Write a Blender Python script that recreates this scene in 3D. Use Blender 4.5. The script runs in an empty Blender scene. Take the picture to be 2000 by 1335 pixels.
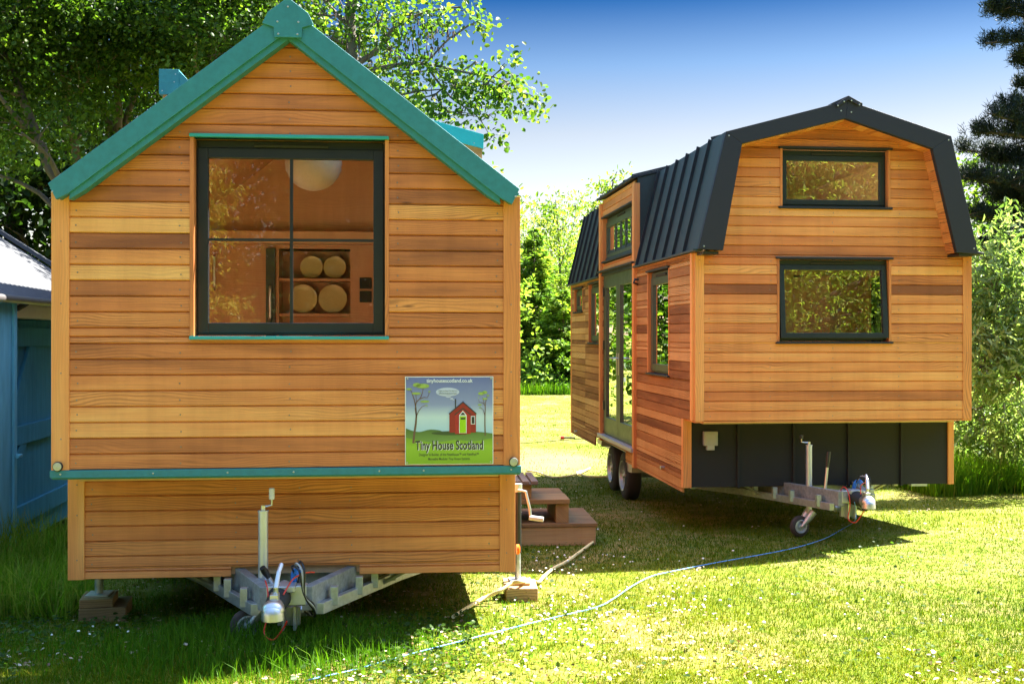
import bpy, bmesh, math, random
import numpy as np
from mathutils import Vector
R = math.radians
rnd = random.Random(7)
rng = np.random.default_rng(11)
scene = bpy.context.scene
COL = scene.collection

# ------------------------------------------------------------------ ground height and measuring helpers
CAMZ, FPX, CX, CY = 1.45, 2200.0, 1000.0, 655.0

def gz(x, y):
    """height of the lawn: it drops gently away from the camera"""
    y = float(y)
    if y < 4.0: return -0.129
    if y < 9.7: return -0.30 - 0.03*(y-9.7)
    if y < 14.0: return -0.30 - 0.045*(y-9.7)
    return -0.4935 - 0.05*(1-math.exp(-(y-14.0)*0.9)) + 0.0245*(max(0, min(y, 36)-16.5))

def gzn(y):
    return np.where(y < 4.0, -0.129, np.where(y < 9.7, -0.30-0.03*(y-9.7),
           np.where(y < 14.0, -0.30-0.045*(y-9.7), -0.4935-0.05*(1-np.exp(-(y-14.0)*0.9))+0.0245*np.maximum(0, np.minimum(y, 36)-16.5))))

def W(px, py, Y):
    """point at distance Y seen in the photograph's pixel (px, py)"""
    return Vector(((px-CX)/FPX*Y, Y, CAMZ+(CY-py)/FPX*Y))

def G(px, py):
    """point on the lawn seen in the photograph's pixel"""
    lo, hi = 2.0, 80.0
    for _ in range(50):
        m = (lo+hi)/2
        if CAMZ+(CY-py)/FPX*m > gz(0, m): lo = m
        else: hi = m
    return Vector(((px-CX)/FPX*lo, lo, gz(0, lo)))

# ------------------------------------------------------------------ materials
def new_mat(name):
    m = bpy.data.materials.new(name); m.use_nodes = True
    nt = m.node_tree
    return m, nt, nt.nodes['Principled BSDF']

def nd(nt, kind, **kw):
    n = nt.nodes.new(kind)
    for k, v in kw.items():
        if k in n.inputs: n.inputs[k].default_value = v
        else: setattr(n, k, v)
    return n

def ramp(nt, stops, fac=None):
    n = nt.nodes.new('ShaderNodeValToRGB')
    e = n.color_ramp.elements
    while len(e) < len(stops): e.new(0.5)
    for el, (p, c) in zip(e, stops):
        el.position = p; el.color = (c[0], c[1], c[2], 1)
    if fac is not None: nt.links.new(fac, n.inputs[0])
    return n

def mathn(nt, op, a, b=None, c=None, clamp=False):
    n = nt.nodes.new('ShaderNodeMath'); n.operation = op; n.use_clamp = clamp
    for i, x in enumerate((a, b, c)):
        if x is None: continue
        if isinstance(x, (int, float)): n.inputs[i].default_value = x
        else: nt.links.new(x, n.inputs[i])
    return n.outputs[0]

def mixc(nt, fac, a, b, mode='MIX'):
    n = nt.nodes.new('ShaderNodeMix'); n.data_type = 'RGBA'; n.blend_type = mode
    for sock, x in ((n.inputs[0], fac), (n.inputs[6], a), (n.inputs[7], b)):
        if isinstance(x, (int, float)): sock.default_value = x
        elif isinstance(x, tuple): sock.default_value = (x[0], x[1], x[2], 1)
        else: nt.links.new(x, sock)
    return n.outputs[2]

def attr(nt, name='tone'):
    n = nt.nodes.new('ShaderNodeAttribute'); n.attribute_name = name
    return n.outputs['Fac']

def wood_mat(name, stops, rough=0.55, grain=1.0, knots=True, spec=0.35):
    m, nt, b = new_mat(name); L = nt.links
    uv = nd(nt, 'ShaderNodeUVMap', uv_map='UVMap').outputs[0]
    def mapped(sx, sy):
        mp = nd(nt, 'ShaderNodeMapping'); mp.inputs['Scale'].default_value = (sx, sy, 1)
        L.new(uv, mp.inputs[0]); return mp.outputs[0]
    def noise(sx, sy, scale, detail=3, rough_=0.5, dist=0.0):
        n = nd(nt, 'ShaderNodeTexNoise', Scale=scale, Detail=detail, Roughness=rough_, Distortion=dist)
        L.new(mapped(sx, sy), n.inputs['Vector']); return n.outputs['Fac']
    tone = attr(nt)
    warp = noise(0.8, 3.2, 1.6, 2)                       # slow bending of the year rings
    sep = nd(nt, 'ShaderNodeSeparateXYZ'); L.new(uv, sep.inputs[0])
    v = mathn(nt, 'MULTIPLY_ADD', warp, 0.16, sep.outputs['Y'])
    ring = mathn(nt, 'SINE', mathn(nt, 'MULTIPLY', v, 430.0))
    ring2 = mathn(nt, 'POWER', mathn(nt, 'MULTIPLY_ADD', ring, 0.5, 0.5), 2.0)
    gate = noise(0.5, 2.5, 1.3, 1)
    gate = mathn(nt, 'MULTIPLY', mathn(nt, 'SUBTRACT', gate, 0.40, clamp=True), 3.0, clamp=True)
    fine = noise(2.2, 190, 1.0, 4, 0.6)
    blot = noise(1.1, 9, 1.0, 3, 0.55)
    base = ramp(nt, stops, mathn(nt, 'ADD', tone, mathn(nt, 'MULTIPLY_ADD', blot, 0.8, -0.40)))
    d1 = mathn(nt, 'MULTIPLY', mathn(nt, 'MULTIPLY', ring2, gate), 0.60*grain)
    d2 = mathn(nt, 'MULTIPLY', mathn(nt, 'SUBTRACT', fine, 0.35, clamp=True), 0.70*grain)
    dark = mathn(nt, 'ADD', d1, d2, clamp=True)
    col = mixc(nt, dark, base.outputs[0], tuple(0.45*x for x in stops[0][1]))
    if knots:
        vo = nd(nt, 'ShaderNodeTexVoronoi', Scale=1.0); L.new(mapped(1.6, 7.0), vo.inputs['Vector'])
        k = mathn(nt, 'SUBTRACT', 1.0, mathn(nt, 'MULTIPLY', vo.outputs['Distance'], 14.0), clamp=True)
        wn = nd(nt, 'ShaderNodeSeparateColor'); L.new(vo.outputs['Color'], wn.inputs[0])
        k = mathn(nt, 'MULTIPLY', k, mathn(nt, 'GREATER_THAN', wn.outputs[0], 0.72))
        col = mixc(nt, mathn(nt, 'MULTIPLY', k, 0.85), col, (0.05, 0.018, 0.008))
    tcw = nd(nt, 'ShaderNodeTexCoord'); mw = nd(nt, 'ShaderNodeMapping'); mw.inputs['Scale'].default_value = (9, 9, .9); L.new(tcw.outputs['Object'], mw.inputs[0])
    wn_ = nd(nt, 'ShaderNodeTexNoise', Scale=1.0, Detail=4, Roughness=.65); L.new(mw.outputs[0], wn_.inputs['Vector'])
    wr_ = ramp(nt, [(.34, (.70, .66, .62)), (.58, (1, 1, 1))], wn_.outputs['Fac'])
    col = mixc(nt, .32, col, wr_.outputs[0], 'MULTIPLY')
    L.new(col, b.inputs['Base Color'])
    b.inputs['Roughness'].default_value = rough
    b.inputs['Specular IOR Level'].default_value = spec
    bp = nd(nt, 'ShaderNodeBump', Strength=0.12, Distance=0.004)
    L.new(mathn(nt, 'ADD', fine, mathn(nt, 'MULTIPLY', ring2, 0.4)), bp.inputs['Height'])
    L.new(bp.outputs[0], b.inputs['Normal'])
    return m

def plain(name, col, rough=0.5, metal=0.0, var=0.12, scale=14.0, bump=0.0, spec=0.5, stretch=(1, 1, 1)):
    """painted or bare surface with soft mottling of its own"""
    m, nt, b = new_mat(name); L = nt.links
    tc = nd(nt, 'ShaderNodeTexCoord')
    mp = nd(nt, 'ShaderNodeMapping'); mp.inputs['Scale'].default_value = stretch
    L.new(tc.outputs['Object'], mp.inputs[0])
    n = nd(nt, 'ShaderNodeTexNoise', Scale=scale, Detail=5, Roughness=0.6); L.new(mp.outputs[0], n.inputs['Vector'])
    c = ramp(nt, [(0.25, tuple(x*(1-var) for x in col)), (0.75, tuple(min(1, x*(1+var)) for x in col))], n.outputs['Fac'])
    L.new(c.outputs[0], b.inputs['Base Color'])
    b.inputs['Roughness'].default_value = rough; b.inputs['Metallic'].default_value = metal
    b.inputs['Specular IOR Level'].default_value = spec
    rr = mathn(nt, 'MULTIPLY_ADD', n.outputs['Fac'], 0.25, rough-0.12)
    L.new(rr, b.inputs['Roughness'])
    if bump:
        bp = nd(nt, 'ShaderNodeBump', Strength=bump, Distance=0.003); L.new(n.outputs['Fac'], bp.inputs['Height'])
        L.new(bp.outputs[0], b.inputs['Normal'])
    return m

def glass_mat(name, base=0.10, tint=(1, 1, 1), wav=0.0, wscale=6.0):
    m, nt, b = new_mat(name); L = nt.links
    nt.nodes.remove(b)
    out = nt.nodes['Material Output']
    tr = nd(nt, 'ShaderNodeBsdfTransparent'); tr.inputs[0].default_value = (*tint, 1)
    gl = nd(nt, 'ShaderNodeBsdfGlossy'); gl.inputs['Roughness'].default_value = 0.0
    gl.inputs[0].default_value = (1, 1, 1, 1)
    fr = nd(nt, 'ShaderNodeFresnel', IOR=1.5)
    if wav:
        tc = nd(nt, 'ShaderNodeTexCoord')
        n = nd(nt, 'ShaderNodeTexNoise', Scale=wscale, Detail=1); L.new(tc.outputs['Object'], n.inputs['Vector'])
        bp = nd(nt, 'ShaderNodeBump', Strength=wav, Distance=0.01); L.new(n.outputs['Fac'], bp.inputs['Height'])
        L.new(bp.outputs[0], gl.inputs['Normal']); L.new(bp.outputs[0], fr.inputs['Normal'])
    mx = nd(nt, 'ShaderNodeMixShader')
    L.new(mathn(nt, 'ADD', mathn(nt, 'MULTIPLY', fr.outputs[0], 1.5), base-0.06, clamp=True), mx.inputs[0])
    L.new(tr.outputs[0], mx.inputs[1]); L.new(gl.outputs[0], mx.inputs[2]); L.new(mx.outputs[0], out.inputs[0])
    return m

def leaf_mat(name, stops, trans=0.45, rough=0.45, spec=0.4, tcol=1.5):
    m, nt, b = new_mat(name); L = nt.links
    out = nt.nodes['Material Output']
    c = ramp(nt, stops, attr(nt))
    L.new(c.outputs[0], b.inputs['Base Color'])
    b.inputs['Roughness'].default_value = rough; b.inputs['Specular IOR Level'].default_value = spec
    t = nd(nt, 'ShaderNodeBsdfTranslucent')
    L.new(mixc(nt, 1.0, c.outputs[0], (tcol*1.15, tcol*1.25, tcol*0.45), 'MULTIPLY'), t.inputs[0])
    mx = nd(nt, 'ShaderNodeMixShader'); mx.inputs[0].default_value = trans
    L.new(b.outputs[0], mx.inputs[1]); L.new(t.outputs[0], mx.inputs[2]); L.new(mx.outputs[0], out.inputs[0])
    return m

M = {}
CEDAR = [(0.0, (0.26, 0.080, 0.028)), (0.3, (0.61, 0.200, 0.058)), (0.6, (0.79, 0.312, 0.090)), (1.0, (0.90, 0.480, 0.155))]
M['cedar'] = wood_mat('cedar', CEDAR)
M['cedar_side'] = wood_mat('muted_cedar', [(0.0, (0.19, 0.080, 0.034)), (0.3, (0.38, 0.180, 0.068)), (0.6, (0.54, 0.290, 0.105)), (1.0, (0.70, 0.430, 0.175))], rough=.75, spec=.08)  # brown-olive side boards, also muted in colour against red bounce light
M['cedar_trim'] = wood_mat('cedar_trim', CEDAR, grain=0.7, knots=False)
M['ply'] = wood_mat('plywood', [(0, (0.56, 0.31, 0.15)), (1, (0.72, 0.44, 0.23))], rough=0.5, grain=0.35, knots=False)
M['pale_ply'] = wood_mat('pale_plywood', [(0, (0.70, 0.48, 0.27)), (1, (0.82, 0.60, 0.36))], rough=0.5, grain=0.3, knots=False)
M['timber'] = wood_mat('rough_timber', [(0, (0.12, 0.070, 0.028)), (0.5, (0.29, 0.170, 0.066)), (1, (0.48, 0.31, 0.135))], rough=0.8)
M['decking'] = wood_mat('grey_decking', [(0, (0.12, 0.085, 0.07)), (1, (0.22, 0.17, 0.14))], rough=0.85)
M['teal'] = plain('teal_board', (0.020, 0.175, 0.205), 0.55, 0, 0.16, 26, 0.05)
M['teal_metal'] = plain('teal_flashing', (0.025, 0.29, 0.31), 0.35, 0, 0.08)
M['navy'] = plain('anthracite_board', (0.0065, 0.0080, 0.0175), 0.6, 0, 0.25, 40, 0.08)
M['roofmetal'] = plain('dark_green_roofing', (0.018, 0.031, 0.033), 0.6, 0.0, 0.34, 7, 0.02, stretch=(1, 3, .4))
M['seam'] = plain('roof_seam', (0.006, 0.0085, 0.013), 0.55, 0, 0.1)
M['skirt'] = plain('black_skirt_panel', (0.0105, 0.0098, 0.0090), 0.75, 0, 0.3, 60, 0.12)
M['frame'] = plain('dark_window_frame', (0.0055, 0.0070, 0.0098), 0.42, 0, 0.08)
M['frame_green'] = plain('grey_green_frame', (0.040, 0.058, 0.040), 0.42, 0, 0.08)
M['frame_slate'] = plain('slate_window_frame', (0.0065, 0.0115, 0.0155), 0.42, 0, 0.08)
M['steel'] = plain('galvanised_steel', (0.42, 0.44, 0.44), 0.42, 0.75, 0.22, 30, 0.04)
M['dull_steel'] = plain('weathered_galvanised_beam', (0.26, 0.27, 0.26), 0.62, 0.35, 0.35, 35, 0.06)
M['zinc'] = plain('zinc_plate', (0.52, 0.54, 0.57), 0.36, 0.65, 0.1)
M['chrome'] = plain('polished_steel', (0.58, 0.58, 0.57), 0.38, 1.0, 0.05)
M['screw'] = plain('screw_steel', (0.20, 0.20, 0.20), 0.4, 0.6, 0.1)
M['rubber'] = plain('black_rubber', (0.018, 0.017, 0.016), 0.75, 0, 0.2, 60, 0.1)
M['brownrubber'] = plain('worn_rubber', (0.05, 0.035, 0.028), 0.8, 0, 0.3, 60, 0.1)
M['plastic'] = plain('black_plastic', (0.012, 0.012, 0.013), 0.35)
M['greyplastic'] = plain('grey_plastic', (0.36, 0.36, 0.33), 0.45, 0, 0.05)
M['cream'] = plain('cream_plastic', (0.62, 0.60, 0.50), 0.4, 0, 0.05)
M['red'] = plain('red_plastic', (0.55, 0.03, 0.015), 0.35, 0, 0.05)
M['amber'] = plain('amber_lens', (0.75, 0.14, 0.01), 0.2, 0, 0.05)
M['blue'] = plain('blue_plastic', (0.02, 0.16, 0.55), 0.4, 0, 0.08)
M['cable_blue'] = plain('blue_rope', (0.10, 0.27, 0.56), 0.6, 0, 0.1)
M['hose'] = plain('yellow_hose', (0.75, 0.58, 0.26), 0.5, 0, 0.1)
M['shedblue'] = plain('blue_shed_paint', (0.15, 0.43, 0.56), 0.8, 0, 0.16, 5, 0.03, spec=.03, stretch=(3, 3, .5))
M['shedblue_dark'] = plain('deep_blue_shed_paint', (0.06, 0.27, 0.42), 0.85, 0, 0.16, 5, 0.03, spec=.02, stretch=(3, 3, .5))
M['tin'] = plain('pale_roofing_sheet', (0.080, 0.083, 0.089), 0.9, 0.0, 0.15, 8, 0, spec=.03, stretch=(3, 3, .6))
M['gutter'] = plain('brown_grey_gutter', (0.06, 0.055, 0.055), 0.5)
M['white'] = plain('white_paint', (0.75, 0.75, 0.72), 0.5, 0, 0.04)
M['paper'] = plain('paper_lantern', (0.50, 0.40, 0.28), 0.8, 0, 0.05)
M['plate'] = plain('green_glazed_plate', (0.62, 0.56, 0.22), 0.2, 0, 0.08)
M['glass1'] = glass_mat('window_glass', 0.065)
M['glass2'] = glass_mat('wavy_window_glass', 0.22, wav=0.035, wscale=5)
M['glass3'] = glass_mat('side_window_glass', 0.14, wav=0.05, wscale=4)
M['bark'] = plain('grey_brown_bark', (0.10, 0.082, 0.060), 0.9, 0, 0.45, 9, 0.4, stretch=(1, 1, .4))
M['bark_dark'] = plain('dark_bark', (0.06, 0.045, 0.035), 0.9, 0, 0.35, 9, 0.3)
M['leaf_alder'] = leaf_mat('alder_leaf', [(0, (0.010, 0.026, 0.004)), (0.5, (0.031, 0.068, 0.008)), (1, (0.095, 0.140, 0.016))], 0.42, 0.5, 0.16, 2.0)
M['leaf_bough'] = leaf_mat('bough_leaf', [(0, (0.018, 0.045, 0.006)), (0.5, (0.05, 0.10, 0.012)), (1, (0.15, 0.20, 0.03))], 0.45, 0.5, 0.16, 1.9)
M['leaf_young'] = leaf_mat('young_leaf', [(0, (0.05, 0.10, 0.015)), (0.5, (0.11, 0.18, 0.03)), (1, (0.24, 0.28, 0.06))], 0.5, 0.55, 0.12, 1.7)
M['leaf_spruce'] = leaf_mat('spruce_spray', [(0, (0.035, 0.09, 0.015)), (0.5, (0.10, 0.19, 0.025)), (1, (0.24, 0.31, 0.05))], 0.42, 0.6, 0.1, 1.6)
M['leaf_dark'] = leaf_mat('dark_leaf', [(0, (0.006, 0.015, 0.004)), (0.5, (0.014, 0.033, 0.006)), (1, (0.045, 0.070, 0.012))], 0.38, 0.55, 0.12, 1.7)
M['needle'] = leaf_mat('pine_needle', [(0, (0.004, 0.009, 0.008)), (0.5, (0.014, 0.026, 0.019)), (1, (0.050, 0.068, 0.038))], 0.12, 0.6, 0.12, 1.0)
M['leaf_silver'] = leaf_mat('silver_green_leaf', [(0, (0.05, 0.10, 0.03)), (0.5, (0.13, 0.20, 0.07)), (1, (0.30, 0.36, 0.20))], 0.4, 0.55, 0.15, 1.3)
M['leaf_gold'] = leaf_mat('yellow_green_spray', [(0, (0.09, 0.12, 0.010)), (0.5, (0.28, 0.30, 0.025)), (1, (0.50, 0.46, 0.07))], 0.3, 0.5, 0.3, 1.3)
M['catkin'] = plain('dark_catkin', (0.035, 0.018, 0.014), 0.8)
M['grass'] = leaf_mat('grass_blade', [(0, (0.026, 0.066, 0.002)), (0.3, (0.070, 0.114, 0.003)), (0.55, (0.135, 0.144, 0.005)), (0.8, (0.24, 0.195, 0.028)), (1, (0.38, 0.275, 0.12))], 0.35, 0.7, 0.08, 1.2)
M['grass_green'] = leaf_mat('fresh_grass_blade', [(0, (0.022, 0.070, 0.003)), (0.4, (0.060, 0.150, 0.006)), (0.75, (0.13, 0.23, 0.012)), (1, (0.26, 0.28, 0.05))], 0.40, 0.6, 0.10, 1.2)
M['petal'] = plain('white_petal', (0.80, 0.76, 0.72), 0.7, 0, 0.05)

# ------------------------------------------------------------------ objects
OFF = {}
def tag(o, label=None, cat=None, group=None, kind=None):
    if label: o['label'] = label
    if cat: o['category'] = cat
    if group: o['group'] = group
    if kind: o['kind'] = kind
    return o

def thing(name, label, cat, loc=(0, 0, 0), rotz=0, group=None):
    o = bpy.data.objects.new(name, None); COL.objects.link(o)
    o.location = loc; o.rotation_euler = (0, 0, rotz)
    o.empty_display_size = 0.2
    tag(o, label, cat, group)
    OFF[o] = Vector((0, 0, loc[2])) if rotz else Vector(loc)
    return o

def WM(a, z, d): return (a, d, z)                      # plain world frame

class MB:
    def __init__(s): s.v = []; s.f = []; s.m = []; s.uv = []; s.t = []
    def add(s, verts, faces, mat=0, tone=0.5, uv=None):
        o = len(s.v)
        s.v += [tuple(p) for p in verts]
        s.uv += uv if uv else [(p[0], p[2]) for p in verts]
        s.t += [tone]*len(verts)
        for f in faces: s.f.append(tuple(i+o for i in f)); s.m.append(mat)
    def prism(s, fr, poly, d0, d1, mat=0, tone=0.5, along='a'):
        n = len(poly); vs = []; uv = []
        ou, ov = rnd.uniform(0, 40), rnd.uniform(0, 40)
        for d in (d0, d1):
            for a, z in poly:
                vs.append(fr(a, z, d))
                uv.append((a+ou, z+d+ov) if along == 'a' else (z+ou, a+d+ov) if along == 'z' else (d+ou, a+z+ov))
        fs = [tuple(range(n)), tuple(range(2*n-1, n-1, -1))]
        fs += [(i, (i+1) % n, n+(i+1) % n, n+i) for i in range(n)]
        s.add(vs, fs, mat, tone, uv)
    def box(s, fr, a0, a1, z0, z1, d0, d1, mat=0, tone=0.5, along='a'):
        s.prism(fr, [(a0, z0), (a1, z0), (a1, z1), (a0, z1)], d0, d1, mat, tone, along)
    def ring(s, fr, a0, a1, z0, z1, w, d0, d1, mat=0, tone=0.5, wb=None, wt=None):
        wb = w if wb is None else wb; wt = w if wt is None else wt
        s.box(fr, a0, a0+w, z0, z1, d0, d1, mat, tone, 'z'); s.box(fr, a1-w, a1, z0, z1, d0, d1, mat, tone, 'z')
        s.box(fr, a0+w, a1-w, z0, z0+wb, d0, d1, mat, tone); s.box(fr, a0+w, a1-w, z1-wt, z1, d0, d1, mat, tone)
    def flat(s, fr, poly, d, mat=0, tone=0.5):
        s.add([fr(a, z, d) for a, z in poly], [tuple(range(len(poly)))], mat, tone, [(a, z) for a, z in poly])
    def tube(s, pts, rad, sides=8, mat=0, tone=0.5, cap=True):
        pts = [Vector(p) for p in pts]
        if isinstance(rad, (int, float)): rad = [rad]*len(pts)
        ref = None; vs = []; uv = []; dist = 0; ou = rnd.uniform(0, 30)
        for i, p in enumerate(pts):
            d = (pts[min(i+1, len(pts)-1)]-pts[max(i-1, 0)])
            if d.length < 1e-9: d = Vector((0, 0, 1))
            d.normalize()
            if ref is None: ref = d.orthogonal().normalized()
            ref = (ref-d*ref.dot(d))
            if ref.length < 1e-6: ref = d.orthogonal()
            ref.normalize(); b = d.cross(ref)
            if i: dist += (p-pts[i-1]).length
            for k in range(sides):
                an = 2*math.pi*k/sides
                vs.append(p+(ref*math.cos(an)+b*math.sin(an))*rad[i]); uv.append((dist+ou, k*0.02))
        fs = []
        for i in range(len(pts)-1):
            for k in range(sides):
                k2 = (k+1) % sides
                fs.append((i*sides+k, i*sides+k2, (i+1)*sides+k2, (i+1)*sides+k))
        if cap:
            fs.append(tuple(range(sides-1, -1, -1))); fs.append(tuple(range((len(pts)-1)*sides, len(pts)*sides)))
        s.add(vs, fs, mat, tone, uv)
    def lathe(s, c, axis, prof, sides=24, mat=0, tone=0.5, cap=True):
        """prof: (distance along the axis, radius)"""
        c = Vector(c); ax = Vector(axis).normalized()
        s.tube_prof([(c+ax*t, r) for t, r in prof], ax, sides, mat, tone, cap)
    def tube_prof(s, pr, ax, sides, mat, tone, cap=True):
        r1 = ax.orthogonal().normalized(); r2 = ax.cross(r1); vs = []; fs = []
        for p, r in pr:
            for k in range(sides):
                an = 2*math.pi*k/sides
                vs.append(p+(r1*math.cos(an)+r2*math.sin(an))*max(r, 1e-4))
        for i in range(len(pr)-1):
            for k in range(sides):
                k2 = (k+1) % sides
                fs.append((i*sides+k, i*sides+k2, (i+1)*sides+k2, (i+1)*sides+k))
        if cap: fs.append(tuple(range(sides-1, -1, -1))); fs.append(tuple(range((len(pr)-1)*sides, len(pr)*sides)))
        s.add(vs, fs, mat, tone)
    def build(s, name, mats, parent=None, bevel=0.0, smooth=False, label=None, recalc=True, off=None):
        if not isinstance(mats, (list, tuple)): mats = [mats]
        o_ = off if off is not None else (OFF[parent] if parent else Vector((0, 0, 0)))
        me = bpy.data.meshes.new(name)
        me.from_pydata([(x-o_[0], y-o_[1], z-o_[2]) for x, y, z in s.v], [], s.f)
        for m in mats: me.materials.append(m)
        me.polygons.foreach_set('material_index', s.m)
        if recalc:
            bm = bmesh.new(); bm.from_mesh(me); bmesh.ops.recalc_face_normals(bm, faces=bm.faces); bm.to_mesh(me); bm.free()
        ul = me.uv_layers.new(name='UVMap')
        li = np.empty(len(me.loops), dtype=np.int32); me.loops.foreach_get('vertex_index', li)
        ul.data.foreach_set('uv', np.array(s.uv, dtype=np.float32)[li].ravel())
        at = me.attributes.new('tone', 'FLOAT', 'POINT'); at.data.foreach_set('value', np.array(s.t, dtype=np.float32))
        if smooth: me.polygons.foreach_set('use_smooth', [True]*len(me.polygons))
        o = bpy.data.objects.new(name, me); COL.objects.link(o)
        if parent: o.parent = parent; OFF[o] = o_
        if bevel:
            bv = o.modifiers.new('bevel', 'BEVEL'); bv.width = bevel; bv.segments = 2; bv.limit_method = 'ANGLE'; bv.angle_limit = R(40)
        if smooth:
            es = o.modifiers.new('split', 'EDGE_SPLIT'); es.split_angle = R(45)
        if label: o['label'] = label
        me.update()
        return o

def np_mesh(name, verts, quads, tone, mat, parent=None, off=(0, 0, 0), tri=False):
    k = 3 if tri else 4
    me = bpy.data.meshes.new(name)
    v = (verts-np.array(off)).astype(np.float32)
    me.vertices.add(len(v)); me.vertices.foreach_set('co', v.ravel())
    n = len(quads)
    me.loops.add(n*k); me.loops.foreach_set('vertex_index', quads.astype(np.int32).ravel())
    me.polygons.add(n); me.polygons.foreach_set('loop_start', np.arange(0, n*k, k, dtype=np.int32))
    try: me.polygons.foreach_set('loop_total', np.full(n, k, dtype=np.int32))
    except Exception: pass
    me.update(calc_edges=True)
    at = me.attributes.new('tone', 'FLOAT', 'POINT'); at.data.foreach_set('value', tone.astype(np.float32))
    me.materials.append(mat)
    o = bpy.data.objects.new(name, me); COL.objects.link(o)
    if parent: o.parent = parent
    return o
# ------------------------------------------------------------------ cladding
PITCH = 0.0842

def cut(segs, a0, a1):
    out = []
    for s0, s1 in segs:
        if a1 <= s0 or a0 >= s1: out.append((s0, s1)); continue
        if a0 > s0: out.append((s0, a0))
        if a1 < s1: out.append((a1, s1))
    return out

def rows(mb, fr, z0, z1, zref, lo, hi, holes=(), tone=lambda r, s: .5, screws=(), joints=()):
    """overlapping boards; lo(z), hi(z) limit each board sideways (gables), holes are (a0,a1,z0,z1)"""
    i = math.floor((z0-zref)/PITCH+1e-6)
    while True:
        zb = zref+i*PITCH; zt = zb+PITCH
        if zb >= z1-0.004: break
        b, t = max(zb, z0), min(zt, z1)
        cuts = sorted({b, t, *[z for h in holes for z in h[2:] if b+0.002 < z < t-0.002]})
        for c0, c1 in zip(cuts, cuts[1:]):
            zm = (c0+c1)/2
            segs = [(lo(c0), hi(c0))]
            for h in holes:
                if h[2] <= zm <= h[3]: segs = cut(segs, h[0], h[1])
            for j in joints: segs = cut(segs, j-0.003, j+0.003)
            for k, (s0, s1) in enumerate(segs):
                if s1-s0 < 0.01: continue
                L = lo if abs(s0-lo(c0)) < 1e-6 else (lambda z, q=s0: q)
                H = hi if abs(s1-hi(c0)) < 1e-6 else (lambda z, q=s1: q)
                pr = [(c0, 0.0), (c0, .010), (c0+.005, .020), (c1-.007, .0175), (c1, .006), (c1, 0.0)]
                ou, ov = rnd.uniform(0, 60), rnd.uniform(0, 60)
                vs = []; uv = []
                for z, d in pr:
                    l, h_ = L(z), H(z)
                    if h_ < l+.002: l = h_ = (l+h_)/2
                    vs += [fr(l, z, d), fr(h_, z, d)]; uv += [(l+ou, z+ov), (h_+ou, z+ov)]
                n = len(pr)
                fs = [(2*q, 2*q+1, 2*((q+1) % n)+1, 2*((q+1) % n)) for q in range(n)]
                fs += [tuple(range(0, 2*n, 2)), tuple(range(1, 2*n, 2))]
                mb.add(vs, fs, 0, tone(i, k), uv)
                if c1-c0 > 0.05:
                    for a in screws:
                        a_ = a+rnd.uniform(-.006, .006); z_ = zm-.006+rnd.uniform(-.006, .006)
                        if L(z_)+.02 < a_ < H(z_)-.02:
                            screw(mb, fr, a_, z_, .0185)
        i += 1

def screw(mb, fr, a, z, d, r=.0042, mat=1):
    p = [(a+r*math.cos(k*math.pi/3), z+r*math.sin(k*math.pi/3)) for k in range(6)]
    mb.prism(fr, p, d-.002, d+.0022, mat)

def slabs(mb, fr, zs, lo, hi, holes, d0, d1, mat=0, tone=.5):
    """solid wall behind the boards"""
    zs = sorted({*zs, *[z for h in holes for z in h[2:] if min(zs) < z < max(zs)]})
    for c0, c1 in zip(zs, zs[1:]):
        zm = (c0+c1)/2; segs = [(lo(c0), hi(c0))]
        for h in holes:
            if h[2] <= zm <= h[3]: segs = cut(segs, h[0], h[1])
        for s0, s1 in segs:
            l1 = lo(c1) if abs(s0-lo(c0)) < 1e-6 else s0
            h1 = hi(c1) if abs(s1-hi(c0)) < 1e-6 else s1
            if h1 < l1: l1 = h1 = (l1+h1)/2
            mb.prism(fr, [(s0, c0), (s1, c0), (h1, c1), (l1, c1)], d0, d1, mat, tone)

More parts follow.
